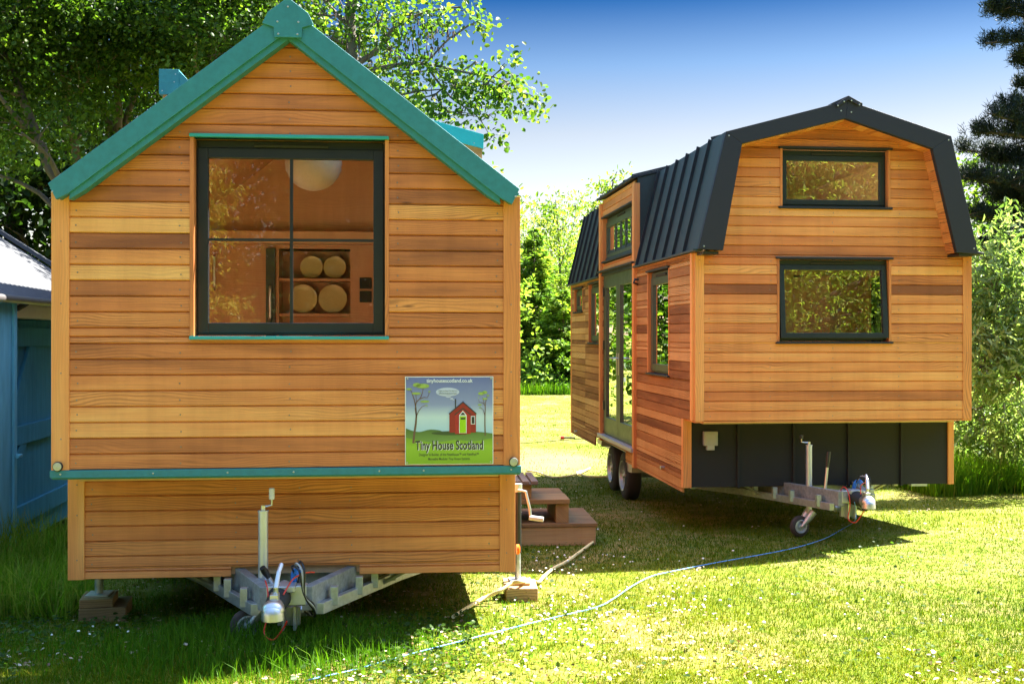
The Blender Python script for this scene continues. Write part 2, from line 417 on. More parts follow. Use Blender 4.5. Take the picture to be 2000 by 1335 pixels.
def window(parent, fr, a0, a1, z0, z1, fmat, gmat, flash=None, fo=0.02, bars_v=(), bars_h=(), reveal=True, tilt=0.0,
           sash=0.052, top=0.042, side=.014, rec=0.045, name='window', vent=True, label=None, reveal_tone=.3, barw=.016, bot=.02):
    """frame and sash set back in an opening; the sash may be tilted out at the bottom"""
    f = MB(); f.ring(fr, a0, a1, z0, z1, side, -rec-.06, -rec, wt=top, wb=bot)
    w = f.build(name, fmat, parent, bevel=.002, label=label)
    zt = z1-top+.004; zb = z0+bot-.004; A0, A1 = a0+side*.8, a1-side*.8
    ft = lambda a, z, d: fr(a, z, d+tilt*(zt-z)/(zt-zb))
    s_ = MB(); s_.ring(ft, A0, A1, zb, zt, sash, -rec-.028, -rec+.012)
    s_.build('sash', fmat, w, bevel=.003)
    g = MB(); g.flat(ft, [(A0+sash-.004, zb+sash-.004), (A1-sash+.004, zb+sash-.004), (A1-sash+.004, zt-sash+.004), (A0+sash-.004, zt-sash+.004)], -rec-.008)
    g.build('pane', gmat, w, recalc=False)
    for a in bars_v:
        b = MB(); b.box(ft, a-barw/2, a+barw/2, zb+sash, zt-sash, -rec-.014, -rec+.006); b.build('glazing_bar', fmat, w)
    for z in bars_h:
        b = MB(); b.box(ft, A0+sash, A1-sash, z-barw*.45, z+barw*.45, -rec-.013, -rec+.005); b.build('glazing_bar', fmat, w)
    if vent:
        c = (a0+a1)/2; hw = min(.2, (a1-a0)*.28)
        v = MB(); v.box(fr, c-hw, c+hw, z1-top*.78, z1-top*.42, -rec, -rec+.014); v.build('trickle_vent', M['rubber'], w, bevel=.003)
    if reveal:
        for e0, e1, tn_ in ((a0-.022, a0, reveal_tone), (a1, a1+.022, reveal_tone+.08)):
            r = MB(); r.box(fr, e0, e1, z0-.006, z1+.006, -.10, .0235, 0, tn_, 'z'); r.build('reveal', M['cedar_trim'], w, bevel=.002)
    if flash:
        for z in (z1+.006, z0-.024):
            q = MB(); q.box(fr, a0-.022-fo, a1+.022+fo, z, z+.018, -.05, .040); q.build('flashing', flash, w, bevel=.002)
    return w

def trailer(H, vend, lift, jock_u, jock_v, jock_top, wheel_dz, crank, lever, hu):
    """drawbar with hitch and jockey wheel under the front of a house"""
    fr3 = lambda u, v, z: Vector((u, v, z))
    def zz(v): return max(0, (.3-v)/(.3-vend))*lift
    d = MB()
    for sg in (-1, 1):
        r0 = (.345+(1.2-.31)*.42, 1.2); r1 = (.345, .31); r2 = (.135, vend)
        for (ua, va), (ub, vb) in ((r0, r1), (r1, r2)):
            w = .055
            vs = []
            for (u, v) in ((ua, va), (ub, vb)):
                zt = .135+zz(v)
                for (du, dz) in ((0, 0), (-w, 0), (-w, -.128), (0, -.128)):
                    vs.append((sg*(u+du), v, zt+dz))
            d.add(vs, [(0, 1, 5, 4), (1, 2, 6, 5), (2, 3, 7, 6), (3, 0, 4, 7), (0, 3, 2, 1), (4, 5, 6, 7)])
    drawbar = d.build('drawbar', M['dull_steel'], H, bevel=.004)
    c = MB(); c.box(lambda a, z, dd: (a, dd, z), -.30, .30, .015, .122, .36, .40); c.box(lambda a, z, dd: (a, dd, z), -.30, .30, .112, .122, .31, .36)
    c.build('cross_member', M['steel'], drawbar, bevel=.003)
    lo = MB()
    for sg in (-1, 1):
        path = [(.19, vend+.05), (.60, .64), (1.02, 1.28), (1.02, 5.8)]
        for (ua, va), (ub, vb) in zip(path, path[1:]):
            vs = []
            for (u, v) in ((ua, va), (ub, vb)):
                zt = .035+zz(v)*.6
                for (du, dz) in ((0, 0), (-.04, 0), (-.04, -.06), (0, -.06)): vs.append((sg*(u+du), v, zt+dz))
            lo.add(vs, [(0, 1, 5, 4), (1, 2, 6, 5), (2, 3, 7, 6), (3, 0, 4, 7), (0, 3, 2, 1), (4, 5, 6, 7)])
        for t in (.12, .42, .62, .86):
            u = .19+(.60-.19)*t; v = vend+.05+(.64-vend-.05)*t
            lo.box(lambda a, z, dd: (a, dd, z), sg*u-.02, sg*u+.02, .0, .10, v-.015, v+.03)
        for v in (.95, 1.5, 2.1):
            lo.box(lambda a, z, dd: (a, dd, z), sg*1.0-.02, sg*1.0+.02, .0, .10, v-.015, v+.03)
        lo.tube([(sg*.48, .44, .0), (sg*.72, .44, .12)], .014, 6)
    lo.build('lower_frame', M['steel'], H, bevel=.002)
    zc = .085+lift
    # overrun hitch
    hb = MB()
    hb.tube([(hu, vend+.25, zc), (hu, vend-.05, zc)], .034, 14)
    hb.box(lambda a, z, dd: (a, dd, z), -.105, .105, zc-.05, zc+.055, vend-.005, vend+.07)
    hb.box(lambda a, z, dd: (a, dd, z), -.05, .05, zc+.03, zc+.065, vend-.06, vend+.05)
    hitch = hb.build('hitch', M['zinc'], H, bevel=.006)
    be = MB(); prof = []
    for k in range(13):
        prof.append((k*.016, .052+(.012 if k % 2 else -.006)-.0012*k))
    be.lathe((hu, vend-.01, zc), (0, -1, -.05), prof, 20); be.build('bellows', M['rubber'], hitch, smooth=True)
    ch = MB(); yb = vend-.20
    ch.lathe((hu, yb+.03, zc-.004), (0, -1, -.04), [(0, .03), (.01, .040), (.05, .046), (.085, .055), (.125, .057), (.15, .045), (.162, .02)], 18)
    ch.lathe((hu, yb-.09, zc+.03), (0, 0, -1), [(0, .012), (.006, .034), (.022, .050), (.05, .055), (.08, .057), (.084, .050)], 18)
    ch.build('coupling_head', M['chrome'], hitch, smooth=True)
    hd = MB(); hd.tube([(hu+0.005, yb-.03, zc+.035), (hu+0.01, yb-.05, zc+.10), (hu+.02, yb-.01, zc+.17), (hu+.03, yb+.03, zc+.205)], [.016, .013, .012, .011], 10)
    hd.box(lambda a, z, dd: (a, dd, z), hu-.018, hu+.024, zc+.03, zc+.07, yb-.075, yb-.005)
    hd.build('coupling_handle', M['chrome'], hitch, bevel=.004)
    # jockey wheel: tube, clamp, fork, small wheel
    j = MB(); j.tube([(jock_u, jock_v, -.03), (jock_u, jock_v, jock_top)], .027, 18)
    j.tube([(jock_u, jock_v, jock_top), (jock_u, jock_v, jock_top+.008)], .030, 18)
    jo = j.build('jockey_wheel', M['zinc'], H, smooth=True)
    i = MB(); i.tube([(jock_u, jock_v, wheel_dz+.12), (jock_u, jock_v, -.02)], .0235, 16); i.build('inner_tube', M['zinc'], jo, smooth=True)
    cr = MB(); cr.tube([(jock_u, jock_v, jock_top), (jock_u, jock_v, jock_top+.035)], .013, 10)
    cu, cv, cz = crank
    cr.tube([(jock_u, jock_v, jock_top+.03), (jock_u+cu*.5, jock_v+cv*.5, jock_top+.03), (jock_u+cu, jock_v+cv, jock_top+.035), (jock_u+cu, jock_v+cv, jock_top+.07)], .006, 8)
    cr.build('crank', M['chrome'], jo, smooth=True)
    kn = MB(); kn.tube([(jock_u+cu, jock_v+cv, jock_top+.065), (jock_u+cu, jock_v+cv, jock_top+.065+cz)], .0155, 12)
    kn.build('crank_knob', M['cream'] if cz > .05 else M['plastic'], jo, bevel=.003)
    wu = jock_u-.085
    ax = Vector((.25, -1, .0)).normalized()
    fk = MB()
    for sd in (-1, 1):
        o3 = ax*sd*.034
        fk.tube([Vector((jock_u+.02, jock_v, wheel_dz+.13))+o3, Vector((jock_u-.02, jock_v, wheel_dz+.075))+o3, Vector((wu, jock_v, wheel_dz))+o3], [.034, .030, .014], 10)
    fk.build('fork', M['zinc'], jo, smooth=True)
    ty = MB(); cw = Vector((wu, jock_v, wheel_dz))
    ty.lathe(cw-ax*.026, ax, [(0, .055), (.002, .078), (.012, .090), (.026, .094), (.040, .090), (.050, .078), (.052, .06), (.04, .056), (.01, .056), (.0, .056)], 28, cap=False)
    ty.build('tyre', M['brownrubber'], jo, smooth=True)
    rm = MB(); rm.lathe(cw-ax*.022, ax, [(0, .02), (.0, .058), (.003, .062), (.050, .060), (.052, .052), (.034, .040), (.034, .026), (.05, .022), (.054, .010)], 24)
    rm.build('rim', M['zinc'], jo, smooth=True)
    # hand brake
    (lu, lv, lz), (tu, tv, tz) = lever
    bl = MB(); bl.tube([(lu, lv, lz), (lu+(tu-lu)*.62, lv+(tv-lv)*.62, lz+(tz-lz)*.62)], .012, 10)
    br = bl.build('brake_lever', M['chrome'], H, smooth=True)
    gp_ = MB(); gp_.tube([(lu+(tu-lu)*.58, lv+(tv-lv)*.58, lz+(tz-lz)*.58), (lu+(tu-lu)*.8, lv+(tv-lv)*.8, lz+(tz-lz)*.8), (tu, tv, tz)], [.014, .019, .016], 12)
    gp_.build('grip', M['plastic'], br, smooth=True)
    # cables
    rc = MB(); pts = [(-.10, vend+.08, zc+.0), (-.105, vend-.03, zc+.09), (-.085, vend-.09, zc+.05), (-.08, vend-.11, zc-.06), (-.10, vend-.12, zc-.16), (-.05, vend-.14, zc-.19), (.0, vend-.15, zc-.13), (.02, vend-.16, zc-.09)]
    rc.tube(smooth_path(pts), .0042, 6)
    rc.tube(smooth_path([(.0, vend-.14, zc+.04), (.04, vend-.05, zc+.10), (.10, vend+.0, zc+.12), (.14, vend+.06, zc+.11)]), .0042, 6)
    rc.build('breakaway_cable', M['red'], H, smooth=True)
    ec = MB()
    for q in range(3):
        ec.tube(smooth_path([(.05, vend+.1, zc+.05), (.03+.02*q, vend-.02, zc+.16+.012*q), (.075+.014*q, vend-.09, zc+.15), (.10, vend-.07, zc+.02), (.145, vend+.0, zc-.05-.015*q), (.13, vend+.1, zc-.13), (.08, vend+.12, zc-.11+.03*q)]), .006, 6, q % 2)
    ec.build('electric_cable', [M['plastic'], M['greyplastic']], H, smooth=True)
    pl = MB(); pl.tube(smooth_path([(.03, vend+.08, zc+.04), (.035, vend+.05, zc+.11), (.055, vend+.02, zc+.13), (.07, vend-.0, zc+.11)]), [.016]*13, 10)
    pl.build('electric_plug', M['blue'], H, smooth=True)
    bk = MB(); bk.box(lambda a, z, dd: (a, dd, z), -.06, .06, -.10+lift, .0+lift, vend+.12, vend+.16); bk.tube([(-.09, vend+.2, -.04+lift), (.09, vend+.2, -.04+lift)], .03, 10)
    bk.box(lambda a, z, dd: (a, dd, z), -.03, -.015, -.11+lift, .02+lift, vend+.05, vend+.13); bk.box(lambda a, z, dd: (a, dd, z), .03, .045, -.11+lift, .02+lift, vend+.05, vend+.13)
    bk.build('brake_linkage', M['zinc'], H, bevel=.004)

def smooth_path(pts, n=4):
    pts = [Vector(p) for p in pts]; out = []
    for i in range(len(pts)-1):
        p0, p1, p2, p3 = pts[max(i-1, 0)], pts[i], pts[i+1], pts[min(i+2, len(pts)-1)]
        for k in range(n):
            t = k/n
            out.append(.5*((2*p1)+(p2-p0)*t+(2*p0-5*p1+4*p2-p3)*t*t+(3*p1-p0-3*p2+p3)*t**3))
    out.append(pts[-1]); return out

const = lambda q: (lambda z: q)

# ================================================================== house with the teal roof
X1, Y1, T1 = -1.2024, 6.1154, R(5.2)
ZG1 = gz(0, 6.2)
h1 = thing('tiny_house', 'tiny house with teal gable roof and one large gridded window above a trailer hitch', 'tiny house', (X1, Y1, ZG1), T1)
F0 = lambda a, z, d: (a, -d, z)                      # front wall
F29 = lambda a, z, d: (a, .29-d, z)                  # set back lower wall
SR = lambda a, z, d: (1.25+d, a, z)                  # right side, a runs backwards
SL = lambda a, z, d: (-1.25-d, a, z)                 # left side
BK = lambda a, z, d: (a, 6.5+d, z)
SLP1 = .772
def gab1(z): return (3.125-z)/SLP1
TL = [.45, .40, .72, .74, .70, .42, .42, .46, .50, .44, .36, .30, .80, .62, .16, .88, .72, .16, .40, .42, .36, .40, .46, .40, .44, .40, .38, .36]
TR = [.45, .40, .72, .74, .70, .42, .42, .46, .50, .44, .62, .36, .40, .33, .26, .36, .66, .34, .40, .38, .40, .40, .46, .40, .44, .40, .38, .36]
def tone1(i, k):
    t = (TL if k == 0 else TR)
    return .43+(t[min(max(i, 0), len(t)-1)]-.47)*1.12+rnd.uniform(-.08, .08)-(.10 if i > 17 else .07 if i < 10 else 0)-(.05 if k else 0)
WIN1 = (-.532, .532, 1.445, 2.515)
c = MB()
rows(c, F0, .735, 3.08, .735, lambda z: -min(1.158, gab1(z)), lambda z: min(1.158, gab1(z)), [WIN1], tone1,
     screws=(-1.12, -.58, 0.0, .58, 1.12))
for i in range(11):                                          # screws that follow the roof line
    z = 2.30+i*PITCH*.98
    for sg in (-1, 1): screw(c, F0, sg*(gab1(z)-.10), z, .0185)
c.build('front_cladding', [M['cedar'], M['screw']], h1)
c = MB()
rows(c, F29, .155, .69, .092+PITCH*.5-PITCH, const(-1.16), const(1.16), [], lambda i, k: [.46, .38, .46, .30, .44, .34, .44, .40][i % 8]+rnd.uniform(-.05, .05),
     screws=(-1.12, -.33, 0.02, .31, 1.10))
rows(c, F29, .090, .155, .092+PITCH*.5-PITCH, const(-1.16), const(1.16), [(-.36, .36, 0, .152)], lambda i, k: .5, screws=(-.98, -.62, .6, .95))
c.build('lower_cladding', [M['cedar'], M['screw']], h1)
for sg in (-1, 1):
    p = MB(); a0, a1 = (1.158, 1.25)
    p.box(F0, min(sg*a0, sg*a1), max(sg*a0, sg*a1), .735, 2.215, -.06, .027, 0, .62 if sg < 0 else .42, 'z')
    for z in (.9, 1.25, 1.62, 1.95, 2.17): screw(p, F0, sg*1.2, z, .027)
    p.build('corner_post', [M['cedar_trim'], M['screw']], h1, bevel=.004)
    p = MB(); p.box(F29, min(sg*1.16, sg*1.25), max(sg*1.16, sg*1.25), .090, .692, -.06, .027, 0, .66 if sg < 0 else .45, 'z')
    for z in (.2, .45, .62): screw(p, F29, sg*1.2, z, .027)
    p.build('lower_corner_post', [M['cedar_trim'], M['screw']], h1, bevel=.004)
    b = MB(); b.lathe((sg*1.212, -.027, .757), (0, -1, 0), [(0, .024), (.018, .026), (.022, .0225)], 24, 1)
    b.lathe((sg*1.212, -.044, .757), (0, -1, 0), [(0, .0225), (.008, .0215), (.0085, .006), (.012, .005)], 24, 0)
    b.build('round_buffer', [M['steel'], M['rubber']], h1, smooth=True)
s = MB(); s.box(F0, -1.255, 1.255, .695, .735, -.02, .036)
for a in (-1.2, -.72, -.33, .02, .48, .72, 1.2): screw(s, F0, a, .715, .036, .006, 1)
s.box(F0, -1.25, 1.25, .685, .695, -.29, .02)
s.build('bottom_trim', [M['teal'], M['steel']], h1, bevel=.003)
# walls behind the boards
w = MB(); lo = lambda z: -min(1.235, gab1(z)); hi = lambda z: min(1.235, gab1(z))
slabs(w, F0, [.70, 2.16, 2.515, 2.8, 3.10], lo, hi, [WIN1], -.10, -.003, 0, .5)
slabs(w, F29, [.10, .69], const(-1.235), const(1.235), [(-.36, .36, 0, .152)], -.08, -.003, 0, .4)
SW1 = [(.55, 1.75, 1.25, 2.05), (2.9, 3.75, .2, 2.1)]
slabs(w, SR, [.73, 2.2], const(.10), const(.29), [], -.12, -.026)
slabs(w, SR, [.10, 2.2], const(.29), const(6.5), SW1, -.12, -.026)
slabs(w, SL, [.73, 2.2], const(.10), const(.29), [], -.12, -.026)
slabs(w, SL, [.10, 2.2], const(.29), const(6.5), [(.6, 1.5, 1.3, 2.0)], -.12, -.026)
slabs(w, BK, [.1, 2.16, 3.10], lambda z: -min(1.14, gab1(z)), lambda z: min(1.14, gab1(z)), [], -.10, -.003)
w.box(lambda a, z, d: (a, d, z), -1.14, 1.14, .66, .73, .10, 6.4)
w.box(lambda a, z, d: (a, d, z), -1.14, 1.14, .10, .16, .30, 6.4)
w.build('inner_walls', M['ply'], h1)
for fr, nm, holes in ((lambda a, z, d: (1.226+d, a, z), 'r', SW1), (lambda a, z, d: (-1.226-d, a, z), 'l', [(.6, 1.5, 1.3, 2.0)])):
    c = MB()
    rows(c, fr, .735, 2.19, .735, const(0.03), const(6.5), holes, lambda i, k: rnd.uniform(.0, .25))
    rows(c, fr, .09, .735, .09, const(.32), const(6.5), holes, lambda i, k: rnd.uniform(.0, .25))
    c.build('side_cladding', [M['cedar'], M['screw']], h1)
ws = window(h1, SR, .57, 1.73, 1.27, 2.03, M['frame'], M['glass3'], M['teal_metal'], vent=False, name='side_window')
window(h1, SL, .62, 1.48, 1.32, 1.98, M['frame'], M['glass3'], M['teal_metal'], vent=False, name='side_window')
d = MB(); d.ring(SR, 2.92, 3.73, .22, 2.08, .09, -.06, -.015); dr = d.build('door', M['frame'], h1, bevel=.003)
d = MB(); d.flat(SR, [(3.0, .3), (3.65, .3), (3.65, 2.0), (3.0, 2.0)], -.04); d.build('pane', M['glass3'], dr, recalc=False)
# the big front window
wn = window(h1, F0, -.51, .51, 1.452, 2.509, M['frame'], M['glass1'], M['teal_metal'], bars_v=(0.0,), bars_h=(1.972,), fo=.0,
            sash=.055, top=.044, side=.012, rec=.05, label='large square window with four panes and dark frame', bot=.016)
# roof
def roof1(u, off=0.0): return 3.20-SLP1*abs(u)-off
for sg in (-1, 1):
    r = MB()
    pl = [(0, roof1(0, .02)), (sg*1.24, roof1(1.24, .02)), (sg*1.19, roof1(1.24, .02)-.055), (0, roof1(0, .14))]
    cutp = lambda t0, t1: [(sg*1.24*t0, roof1(1.24*t0, .02)), (sg*1.24*t1, roof1(1.24*t1, .02)), (sg*1.24*t1, roof1(1.24*t1, .10)), (sg*1.24*t0, roof1(1.24*t0, .10))]
    if sg < 0: r.prism(lambda a, z, d: (a, d, z), pl, -.085, 6.62)
    else:
        r.prism(lambda a, z, d: (a, d, z), pl, -.085, .32); r.prism(lambda a, z, d: (a, d, z), pl, 1.0, 6.62)
        r.prism(lambda a, z, d: (a, d, z), cutp(.0, .12), .32, 1.0); r.prism(lambda a, z, d: (a, d, z), cutp(.82, 1.0), .32, 1.0)
    for k in range(12):
        v = .25+k*.52
        if sg > 0 and .2 < v < 1.1: continue
        r.prism(lambda a, z, d: (a, d, z), [(sg*.06, roof1(.06, -.02)), (sg*1.22, roof1(1.22, -.02)), (sg*1.22, roof1(1.22, .03)), (sg*.06, roof1(.06, .03))], v, v+.016)
    rs_ = r.build('roof_slope', M['teal'], h1)
    q = MB(); q.prism(lambda a, z, d: (a, d, z), [(0, roof1(0, .143)), (sg*1.13, roof1(1.13, .143)), (sg*1.13, roof1(1.13, .155)), (0, roof1(0, .155))], .105 if sg < 0 else 1.0, 6.4, 0, .6); q.build('ceiling', M['ply'], h1)
    if sg > 0:
        q = MB(); q.add([(1.24*t, v, roof1(1.24*t, .04)) for t, v in ((.12, .32), (.82, .32), (.82, 1.0), (.12, 1.0))], [(0, 1, 2, 3)]); q.build('added_skylight', M['glass3'], rs_, recalc=False)  # unseen glazed roof opening, added to let sun into the front room
    f = MB()
    uo, ui = 1.238, 1.197
    poly = [(sg*.115, roof1(.115)), (sg*uo, roof1(uo)), (sg*ui, roof1(uo)-.083), (sg*1.135, roof1(1.135)-.131), (sg*.02, roof1(.02)-.131), (sg*.0, roof1(0)-.125), (0, roof1(.0)-.05)]
    f.prism(lambda a, z, d: (a, -d, z), poly, .088, .122)
    f.prism(lambda a, z, d: (a, -d, z), [(sg*.0, roof1(0)-.126), (sg*1.13, roof1(1.13)-.126), (sg*1.135, roof1(1.135)-.160), (sg*1.065, roof1(1.065)-.172), (0, roof1(0)-.172)], .030, .108)
    screw(f, lambda a, z, d: (a, -d, z), sg*1.215, roof1(1.215)-.06, .122, .006, 1)
    f.build('bargeboard', [M['teal'], M['steel']], h1, bevel=.003)
f = MB()
f.prism(lambda a, z, d: (a, -d, z), [(-.135, 3.105), (-.105, 3.165), (0, 3.245), (.105, 3.165), (.135, 3.105), (.075, 3.085), (.072, 3.032), (-.072, 3.032), (-.075, 3.085)], .1235, .134)
for a, z in ((-.055, 3.115), (.055, 3.115), (0, 3.195), (-.05, 3.05), (.05, 3.05)): screw(f, lambda a, z, d: (a, -d, z), a, z, .134, .006, 1)
f.prism(lambda a, z, d: (a, d, z), [(-.12, 3.125), (0, 3.225), (.12, 3.125), (.12, 3.140), (0, 3.243), (-.12, 3.140)], -.122, 6.63)
f.build('ridge_cap', [M['teal'], M['steel']], h1, bevel=.002)
# dormers on both slopes
dm = MB(); VF = lambda a, z, d: (a, d, z)
dm.prism(VF, [(-1.25, 2.2), (-.28, 2.9), (-.28, 3.28), (-1.25, 3.31)], 2.70, 5.85, 0, .35)  # unseen rear length stretched back to cast shade on the shed door
dl = dm.build('dormer', M['cedar'], h1, label='dormer on the left roof slope with upright teal box edge')
q = MB(); q.box(VF, -1.275, -1.125, 3.305, 3.497, 2.67, 5.9); q.prism(VF, [(-1.125, 3.32), (-.2, 3.12), (-.2, 3.23), (-1.04, 3.40), (-1.125, 3.488)], 2.675, 5.9)
for a, z in ((-1.15, 3.46), (-1.15, 3.33), (-1.25, 3.33), (-1.16, 3.40)): screw(q, lambda a, z, d: (a, 2.67-d, z), a, z, 0, .006, 1)
q.build('dormer_roof', [M['teal'], M['steel']], dl, bevel=.003)
dm = MB(); dm.prism(VF, [(.3, 2.9), (1.215, 2.24), (1.215, 2.93), (.3, 3.15)], 2.70, 2.74, 0, .3)
dr_ = dm.build('dormer', M['cedar'], h1, label='dormer on the right roof slope under a sloping teal roof')
q = MB(); q.prism(VF, [(.15, 3.19), (1.225, 2.924), (1.225, 3.037), (.15, 3.315)], 2.67, 3.9); screw(q, lambda a, z, d: (a, 2.67-d, z), 1.15, 2.965, 0, .006, 1)
q.build('dormer_roof', [M['teal_metal'], M['steel']], dr_, bevel=.003)
q = MB(); q.flat(SR, [(2.85, 2.25), (3.7, 2.25), (3.7, 2.92), (2.85, 2.92)], -.05); q.build('dormer_pane', M['glass3'], dr_, recalc=False)
lm = MB(); lm.lathe((-1.252, .45, .15), (-1, 0, 0), [(0, .03), (.015, .03), (.02, .02)], 14); lm.build('marker_lamp', M['amber'], h1, smooth=True)
lm = MB(); lm.lathe((1.272, .42, .19), (1, 0, 0), [(0, .03), (.015, .03), (.02, .02)], 14); lm.build('marker_lamp', M['amber'], h1, smooth=True)
# corner stands
jk = MB(); jk.tube([(-1.17, .6, .13), (-1.17, .6, -.055)], .024, 16); jk.box(VF, -1.235, -1.105, -.066, -.058, .53, .67)
jk.build('corner_leg', M['steel'], h1, smooth=True)
jk = MB(); jk.tube([(1.335, 1.0, .445), (1.335, 1.0, .06)], .024, 14); jl = jk.build('corner_jack', M['plastic'], h1, smooth=True)
jk = MB(); jk.tube([(1.335, 1.0, .07), (1.335, 1.0, -.11)], .019, 14); jk.box(VF, 1.28, 1.39, -.118, -.110, .94, 1.06); jk.build('jack_leg', M['steel'], jl, smooth=True)
jk = MB(); jk.tube([(1.335, 1.0, .45), (1.335, 1.0, .50)], .03, 14); jk.tube([(1.335, .97, .465), (1.38, .93, .46), (1.405, .92, .35), (1.41, .92, .29)], .009, 8)
jk.build('jack_crank', M['chrome'], jl, smooth=True)
jk = MB(); jk.tube([(1.40, .92, .295), (1.49, .90, .285)], .016, 10); jk.build('crank_grip', M['greyplastic'], jl, bevel=.003)
trailer(h1, -.21, 0.0, -.150, 0.03, .492, ZG1+.07, (.045, .01, .062), ((-.06, -.12, .10), (-.125, -.20, .235)), -.035)

# interior seen through the glass
P = MB(); VFi = lambda a, z, d: (a, d, z)
slabs(P, lambda a, z, d: (a, 2.35+d, z), [.73, 2.16, 3.05], lambda z: -min(1.14, gab1(z)-.02), lambda z: min(1.14, gab1(z)-.02), [(-.33, .20, 1.22, 2.10)], 0, .03)
P.build('partition', M['ply'], h1)
P = MB(); P.box(VFi, -1.14, 1.14, 2.13, 2.22, 2.22, 2.348, 0, .8); P.build('loft_beam', M['ply'], h1, bevel=.004)
P = MB(); P.box(VFi, -.33, .20, 1.22, 2.10, 2.60, 2.62, 0, .4)
for z in (1.595, 1.86): P.box(VFi, -.33, .20, z, z+.02, 2.38, 2.60, 0, .1)
P.box(VFi, -.35, -.33, 1.22, 2.10, 2.36, 2.62, 0, .1); P.box(VFi, .20, .22, 1.22, 2.10, 2.36, 2.62, 0, .1)
P.build('shelf_unit', M['ply'], h1)
P = MB(); P.box(VFi, -.42, -.352, .75, 2.10, 2.30, 2.348); P.build('inner_door_edge', M['frame_green'], h1, bevel=.003)
for u, z0, z1 in ((-.385, 1.56, 1.82), (-.79, 1.79, 2.05)):
    P = MB(); P.tube([(u, 2.30, z1), (u, 2.26, z1-.02), (u, 2.26, z0+.02), (u, 2.30, z0)], .010, 8); P.build('grab_rail', M['chrome'], h1, smooth=True)
for z in (1.70, 1.80):
    P = MB(); P.box(VFi, .27, .36, z, z+.085, 2.335, 2.348); P.build('switch_plate', M['plastic'], h1, bevel=.004)
def inworld(u, v, z): return Vector((X1+math.cos(T1)*u-math.sin(T1)*v, Y1+math.sin(T1)*u+math.cos(T1)*v, z))
for n, (u, z, r, lab) in enumerate(((-.10, 1.97, .085, 'left small olive green plate on the upper shelf seen through the big window'),
                                    (.075, 1.97, .085, 'right small olive green plate on the upper shelf seen through the big window'),
                                    (-.165, 1.73, .108, 'left large olive green plate on the lower shelf seen through the big window'),
                                    (.06, 1.73, .108, 'right large olive green plate on the lower shelf seen through the big window'))):
    cpos = inworld(u, 2.50, z)
    P = MB(); P.lathe(cpos, (math.sin(T1), -math.cos(T1), .12), [(0, r*.55), (.006, r*.9), (.014, r), (.010, r*.9), (.003, r*.62), (.002, .002)], 32)
    o = P.build('plate', M['plate'], None, smooth=True); tag(o, lab, 'plate', 'olive plates on the shelf')
lan = inworld(.035, 1.05, 2.545)
P = MB(); pr = []
for k in range(25):
    an = math.pi*k/24; pr.append((-.175*math.cos(an), .175*math.sin(an)*(1+.012*(-1)**k)+.004))
P.lathe(lan, (0, 0, 1), pr, 28)
P.tube([lan+Vector((0, 0, .17)), lan+Vector((0, 0, .40))], .004, 6)
o = P.build('pendant_lantern', M['paper'], None, smooth=True); tag(o, 'round white paper lantern hanging inside the house behind the big gridded window', 'lantern')

# ================================================================== house with the dark barn roof
X2, Y2, T2 = 2.8117, 9.8311, R(6.2)
ZG2 = gz(0, 11.5)
h2 = thing('tiny_house', 'cedar clad tiny house with dark gambrel roof and black skirt standing on wheels', 'tiny house', (X2, Y2, ZG2), T2)
H0 = lambda a, z, d: (a, -d, z); H31 = lambda a, z, d: (a, .31-d, z)
def wlo(z): return -1.17 if z < 2.17 else -(1.075-(z-2.168)*.185) if z < 3.06 else -max(.01, .93-(z-3.06)*3.8)
def whi(z): return 1.17 if z < 2.17 else 1.035-(z-2.168)*.245 if z < 3.06 else max(.01, .825-(z-3.06)*3.2)
W2A = (-.495, .505, 2.555, 3.085); W2B = (-.522, .512, 1.385, 2.128)
T2T = [.55, .72, .42, .60, .66, .52, .55, .68, .50, .40, .62, .62, .44, .18, .40, .66, .40, .30, .50, .58, .42, .74, .64, .50, .50, .44, .56, .40, .36, .40]
c = MB()
rows(c, H0, .715, 3.30, .715, wlo, whi, [W2A, W2B], lambda i, k: (T2T[i % 30]-.5)*1.35+.46+rnd.uniform(-.13, .13), screws=(-1.12, -.58, -.02, .58, 1.12))
c.build('front_cladding', [M['cedar'], M['screw']], h2)
for sg in (-1, 1):
    p = MB(); p.box(H0, min(sg*1.17, sg*1.25), max(sg*1.17, sg*1.25), .712, 2.16, -.06, .026, 0, .72 if sg < 0 else .5, 'z')
    for z in (.8, 1.3, 1.7, 2.1): screw(p, H0, sg*1.21, z, .026)
    p.build('corner_post', [M['cedar_trim'], M['screw']], h2, bevel=.004)
    p = MB(); p.box(H31, min(sg*1.195, sg*1.25), max(sg*1.195, sg*1.25), .10, .712, -.06, .022, 0, .6, 'z')
    p.build('lower_corner_post', M['cedar_trim'], h2, bevel=.003)
s = MB(); s.box(H31, -1.195, 1.195, .103, .708, -.03, .004); sk = s.build('skirt_panel', M['skirt'], h2)
for a in (-.767, -.256, .255, .752):
    s = MB(); s.box(H31, a-.012, a+.012, .095, .705, .004, .028); s.build('skirt_batten', M['skirt'], sk, bevel=.002)
s = MB(); s.box(VFi, -1.25, 1.25, .700, .7115, -.02, .31); s.build('overhang_soffit', M['cedar_trim'], h2)
s = MB(); s.box(H31, -1.09, -.965, .475, .60, .004, .055); s.box(H31, -1.075, -.98, .49, .585, .055, .063); s.box(H31, -1.062, -.993, .435, .478, .004, .05)
s.build('socket_box', M['greyplastic'], h2, bevel=.006)
s = MB(); s.box(VFi, .85, 1.0, .085, .105, .30, .36); s.build('skirt_bracket', M['steel'], h2)
w2 = dict(flash=M['navy'], fo=.012)
window(h2, H0, -.473, .483, 2.575, 3.065, M['frame_slate'], M['glass2'], sash=.045, top=.05, side=.012, rec=.04, label='upper wide window under the gable', **w2)
